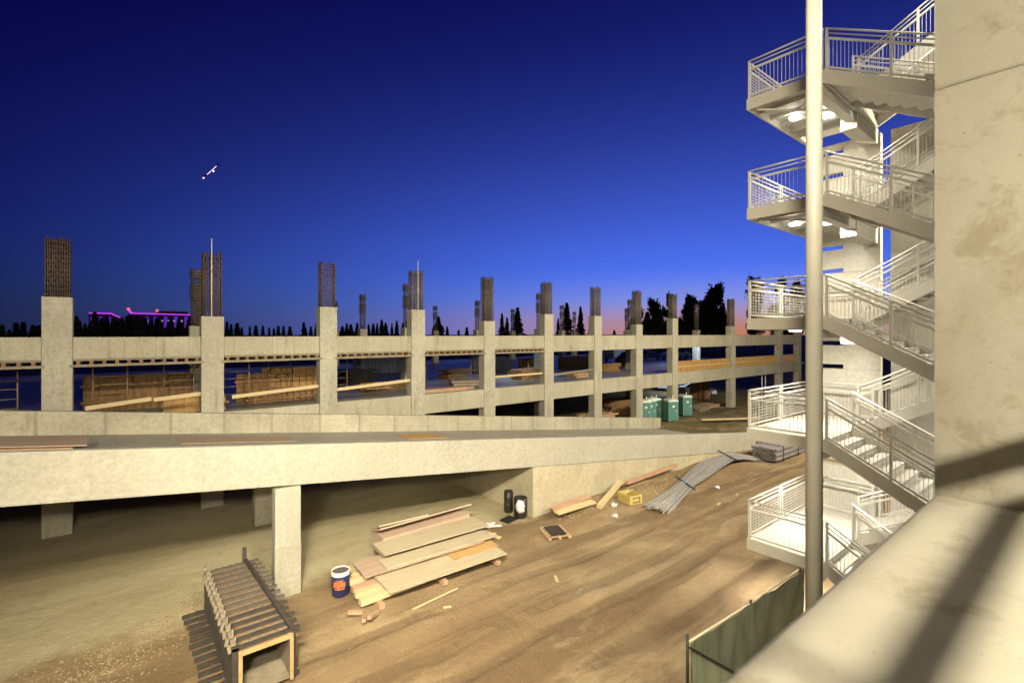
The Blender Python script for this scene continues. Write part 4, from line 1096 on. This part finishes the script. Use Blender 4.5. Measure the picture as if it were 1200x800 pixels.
# ------------------------------------------------------------------ lamps
def area(name, loc, target, power, sx, sy, c, spread=PI, disk=False):
    l = bpy.data.lights.new(name, 'AREA'); l.energy = power; l.color = c
    l.shape = 'DISK' if disk else 'RECTANGLE'; l.size = sx
    if not disk: l.size_y = sy
    l.spread = spread
    o = bpy.data.objects.new(name, l); col.objects.link(o); o.location = loc
    o.rotation_euler = (Vector(target) - Vector(loc)).to_track_quat('-Z', 'Y').to_euler()
    return o
FL = (1, .88, .615)
def flood(x, z, tx, ty, tz, power, label, y=.75, spread=None):
    t = thing('flood_or_fill_lamp', label, 'flood lamp', (x, y - .3, z), 0, 'flood lamps on the near building')
    tgt = Vector((tx, ty, tz)); p = Vector((x, y, z)); d = (tgt - p).normalized()
    MB().bar(p - d * .16, p - d * .02, .6, .4).build('housing', M['casing'], t)
    MB().bar(p - d * .018, p - d * .004, .54, .34).build('lens', M['flood'], t)
    MB().bar((x, .46, z), p - d * .1, .08, .08).build('bracket', M['casing'], t)
    area('flood_light', p + d * .01, tgt, power * .74, 1.0, .5, FL, spread or (R(135) if x < 10 else R(170)))
flood(-12, 13.2, -7, 26, 10.5, 800, 'flood lamp at the far left end of the upper floor')
flood(-4, 13.2, 0, 26, 10.5, 1100, 'flood lamp on the upper floor left of the viewer')
flood(3, 13.2, 8, 26, 10.0, 2600, 'flood lamp on the upper floor right above the viewer', .75, R(147))
flood(-1, 12.3, 9, 14, 0, 1550, 'added flood lamp brightening the yard left of the pole', .75, R(72))  # unseen lamp added to brighten the open yard
flood(-2, 8.75, 3, 24, .5, 1150, 'added flood lamp just over the viewer, brightening under the ramp', .75, R(110))  # low unseen fill added for the ground below the ramp
flood(24, 13.2, 22, 26, 9, 5200, 'added flood lamp past the staircase, out of view')  # this lamp and the next are added to light the garage's right side
flood(38, 13.2, 44, 26, 8, 8500, 'added flood lamp far right, brightening the far garage', .8)
for x, y, z in lamps:
    area('stair_light', (x, y, z), (x, y, z - 1), 135, .3, .3, (1, .92, .74), disk=True)
# unseen lamp post added to brighten the top stair flight
t = thing('fill_lamp_post', 'added unseen lamp post lighting the top stair flight', 'lamp post', (14.4, -.5, 12.6))
MB().tube([(14.4, -.5, 12.6), (14.4, -.5, 18.6)], .06, 10).build('post', M['steel_grey'], t)
MB().bar((14.4, -.5, 18.55), (14.4, .7, 18.7), .07, .07).build('arm', M['steel_grey'], t)
MB().box(14.2, 14.6, .5, 1.0, 18.62, 18.72).build('lamp_head', M['casing'], t)
MB().box(14.24, 14.56, .54, .96, 18.61, 18.618).build('lens', M['lamp'], t)
area('fill_post_light', (14.4, .75, 18.59), (16.2, 3.6, 15), 800, .3, .3, (1, .93, .76), disk=True)
for x, y, z, lab in ((55, 31.5, EYE - .47, 'added cool fill lamp under the top slab of the garage'), (57, 36.5, MT - .43, 'added cool fill lamp under the middle deck of the garage'), (26, 32.5, EYE - .47, 'added cool fill lamp under the top slab, middle bays')):  # unseen cool lamps added to brighten cars and decks inside
    t = thing('garage_or_fill_lamp', lab, 'lamp', (x, y, z), 0, 'added cool fill lamps in the garage')
    MB().box(x - .6, x + .6, y - .1, y + .1, z - .08, z - .002).build('casing', M['casing'], t)
    area('garage_light', (x, y, z - .1), (x, y + 1.5, z - 3), 420 if x > 30 else 150, 1.1, .18, (.62, .78, 1))
# garage ceiling lamp behind the viewer
cl = thing('garage_or_fill_lamp', 'ceiling lamp in the near garage behind the viewer', 'lamp', (1.15, -2.5, 9.2))
MB().box(.95, 1.35, -2.62, -2.38, 9.2, 9.298).build('casing', M['casing'], cl)
MB().box(.97, 1.33, -2.60, -2.40, 9.185, 9.198).build('lens', M['flood'], cl)
area('garage_light', (1.15, -2.5, 9.17), (1.15, -1.6, 8.2), 640, .34, .26, (1, .88, .62))

# ------------------------------------------------------------------ dusk sky
w = bpy.data.worlds.new('World'); sc.world = w; w.use_nodes = True
nt = w.node_tree
bg = nt.nodes['Background']
N = nt.nodes.new; Lk = nt.links.new
sky = N('ShaderNodeTexSky'); sky.sky_type = 'NISHITA'; sky.sun_disc = False
sky.sun_elevation = R(-5); sky.sun_rotation = R(61); sky.ozone_density = 8; sky.air_density = 1; sky.dust_density = .5
tc = N('ShaderNodeTexCoord')
nz = N('ShaderNodeVectorMath'); nz.operation = 'NORMALIZE'; Lk(tc.outputs['Generated'], nz.inputs[0])
dt = N('ShaderNodeVectorMath'); dt.operation = 'DOT_PRODUCT'; Lk(nz.outputs[0], dt.inputs[0]); dt.inputs[1].default_value = (math.sin(R(64)), math.cos(R(64)), 0)
sp = N('ShaderNodeSeparateXYZ'); Lk(nz.outputs[0], sp.inputs[0])
def mr(src, a, b, c, d, it='SMOOTHSTEP'):
    q = N('ShaderNodeMapRange'); q.interpolation_type = it; Lk(src, q.inputs[0])
    for i, v in enumerate((a, b, c, d)): q.inputs[i + 1].default_value = v
    return q.outputs[0]
def mul(a, b):
    q = N('ShaderNodeMath'); q.operation = 'MULTIPLY'; Lk(a, q.inputs[0]); Lk(b, q.inputs[1]); return q.outputs[0]
def pw(a, p):
    q = N('ShaderNodeMath'); q.operation = 'POWER'; Lk(a, q.inputs[0]); q.inputs[1].default_value = p; return q.outputs[0]
def addc(base, fac, c):
    q = N('ShaderNodeMix'); q.data_type = 'RGBA'; q.blend_type = 'ADD'; q.clamp_factor = False
    Lk(fac, q.inputs[0]); Lk(base, q.inputs[6]); q.inputs[7].default_value = (*c, 1); return q.outputs[2]
az = mr(dt.outputs['Value'], -.2, 1., 0., 1., 'LINEAR')
el = sp.outputs[2]
mlt = N('ShaderNodeMix'); mlt.data_type = 'RGBA'; mlt.blend_type = 'MULTIPLY'; mlt.inputs[0].default_value = 1
Lk(sky.outputs[0], mlt.inputs[6]); mlt.inputs[7].default_value = (4.0, 8.4, 7.6, 1)
c = mlt.outputs[2]
glow = mul(pw(az, 2.6), pw(mr(el, 0., .75, 1., 0., 'LINEAR'), 2.6))
c = addc(c, glow, (.10, .18, .70))
def mixc(base, fac, c):
    q = N('ShaderNodeMix'); q.data_type = 'RGBA'; Lk(fac, q.inputs[0]); Lk(base, q.inputs[6]); q.inputs[7].default_value = (*c, 1); return q.outputs[2]
c = mixc(c, mul(pw(az, 13), mr(el, .02, .14, .8, 0.)), (.36, .36, .66))
c = mixc(c, mul(pw(az, 13), mr(el, .0, .075, 1.0, 0.)), (.52, .21, .13))
Lk(c, bg.inputs[0]); bg.inputs[1].default_value = 1.0

# ------------------------------------------------------------------ camera and output
cam = bpy.data.cameras.new('camera'); co = bpy.data.objects.new('camera', cam); col.objects.link(co)
co.location = (0, 0, EYE); co.rotation_euler = (PI / 2, 0, -YAW)
cam.sensor_width = 36; cam.lens = FX / 1200 * 36; cam.shift_y = -9 / 1200
cam.clip_start = .05; cam.clip_end = 8000
cam.dof.use_dof = True; cam.dof.focus_distance = 20; cam.dof.aperture_fstop = 2.2
sc.camera = co
sc.view_settings.view_transform = 'Standard'; sc.view_settings.look = 'None'
sc.view_settings.exposure = 0; sc.view_settings.gamma = 1
sc.cycles.use_denoising = True
sc.cycles.max_bounces = 6; sc.cycles.diffuse_bounces = 4
sc.cycles.sample_clamp_indirect = 4
sc.cycles.use_light_tree = True
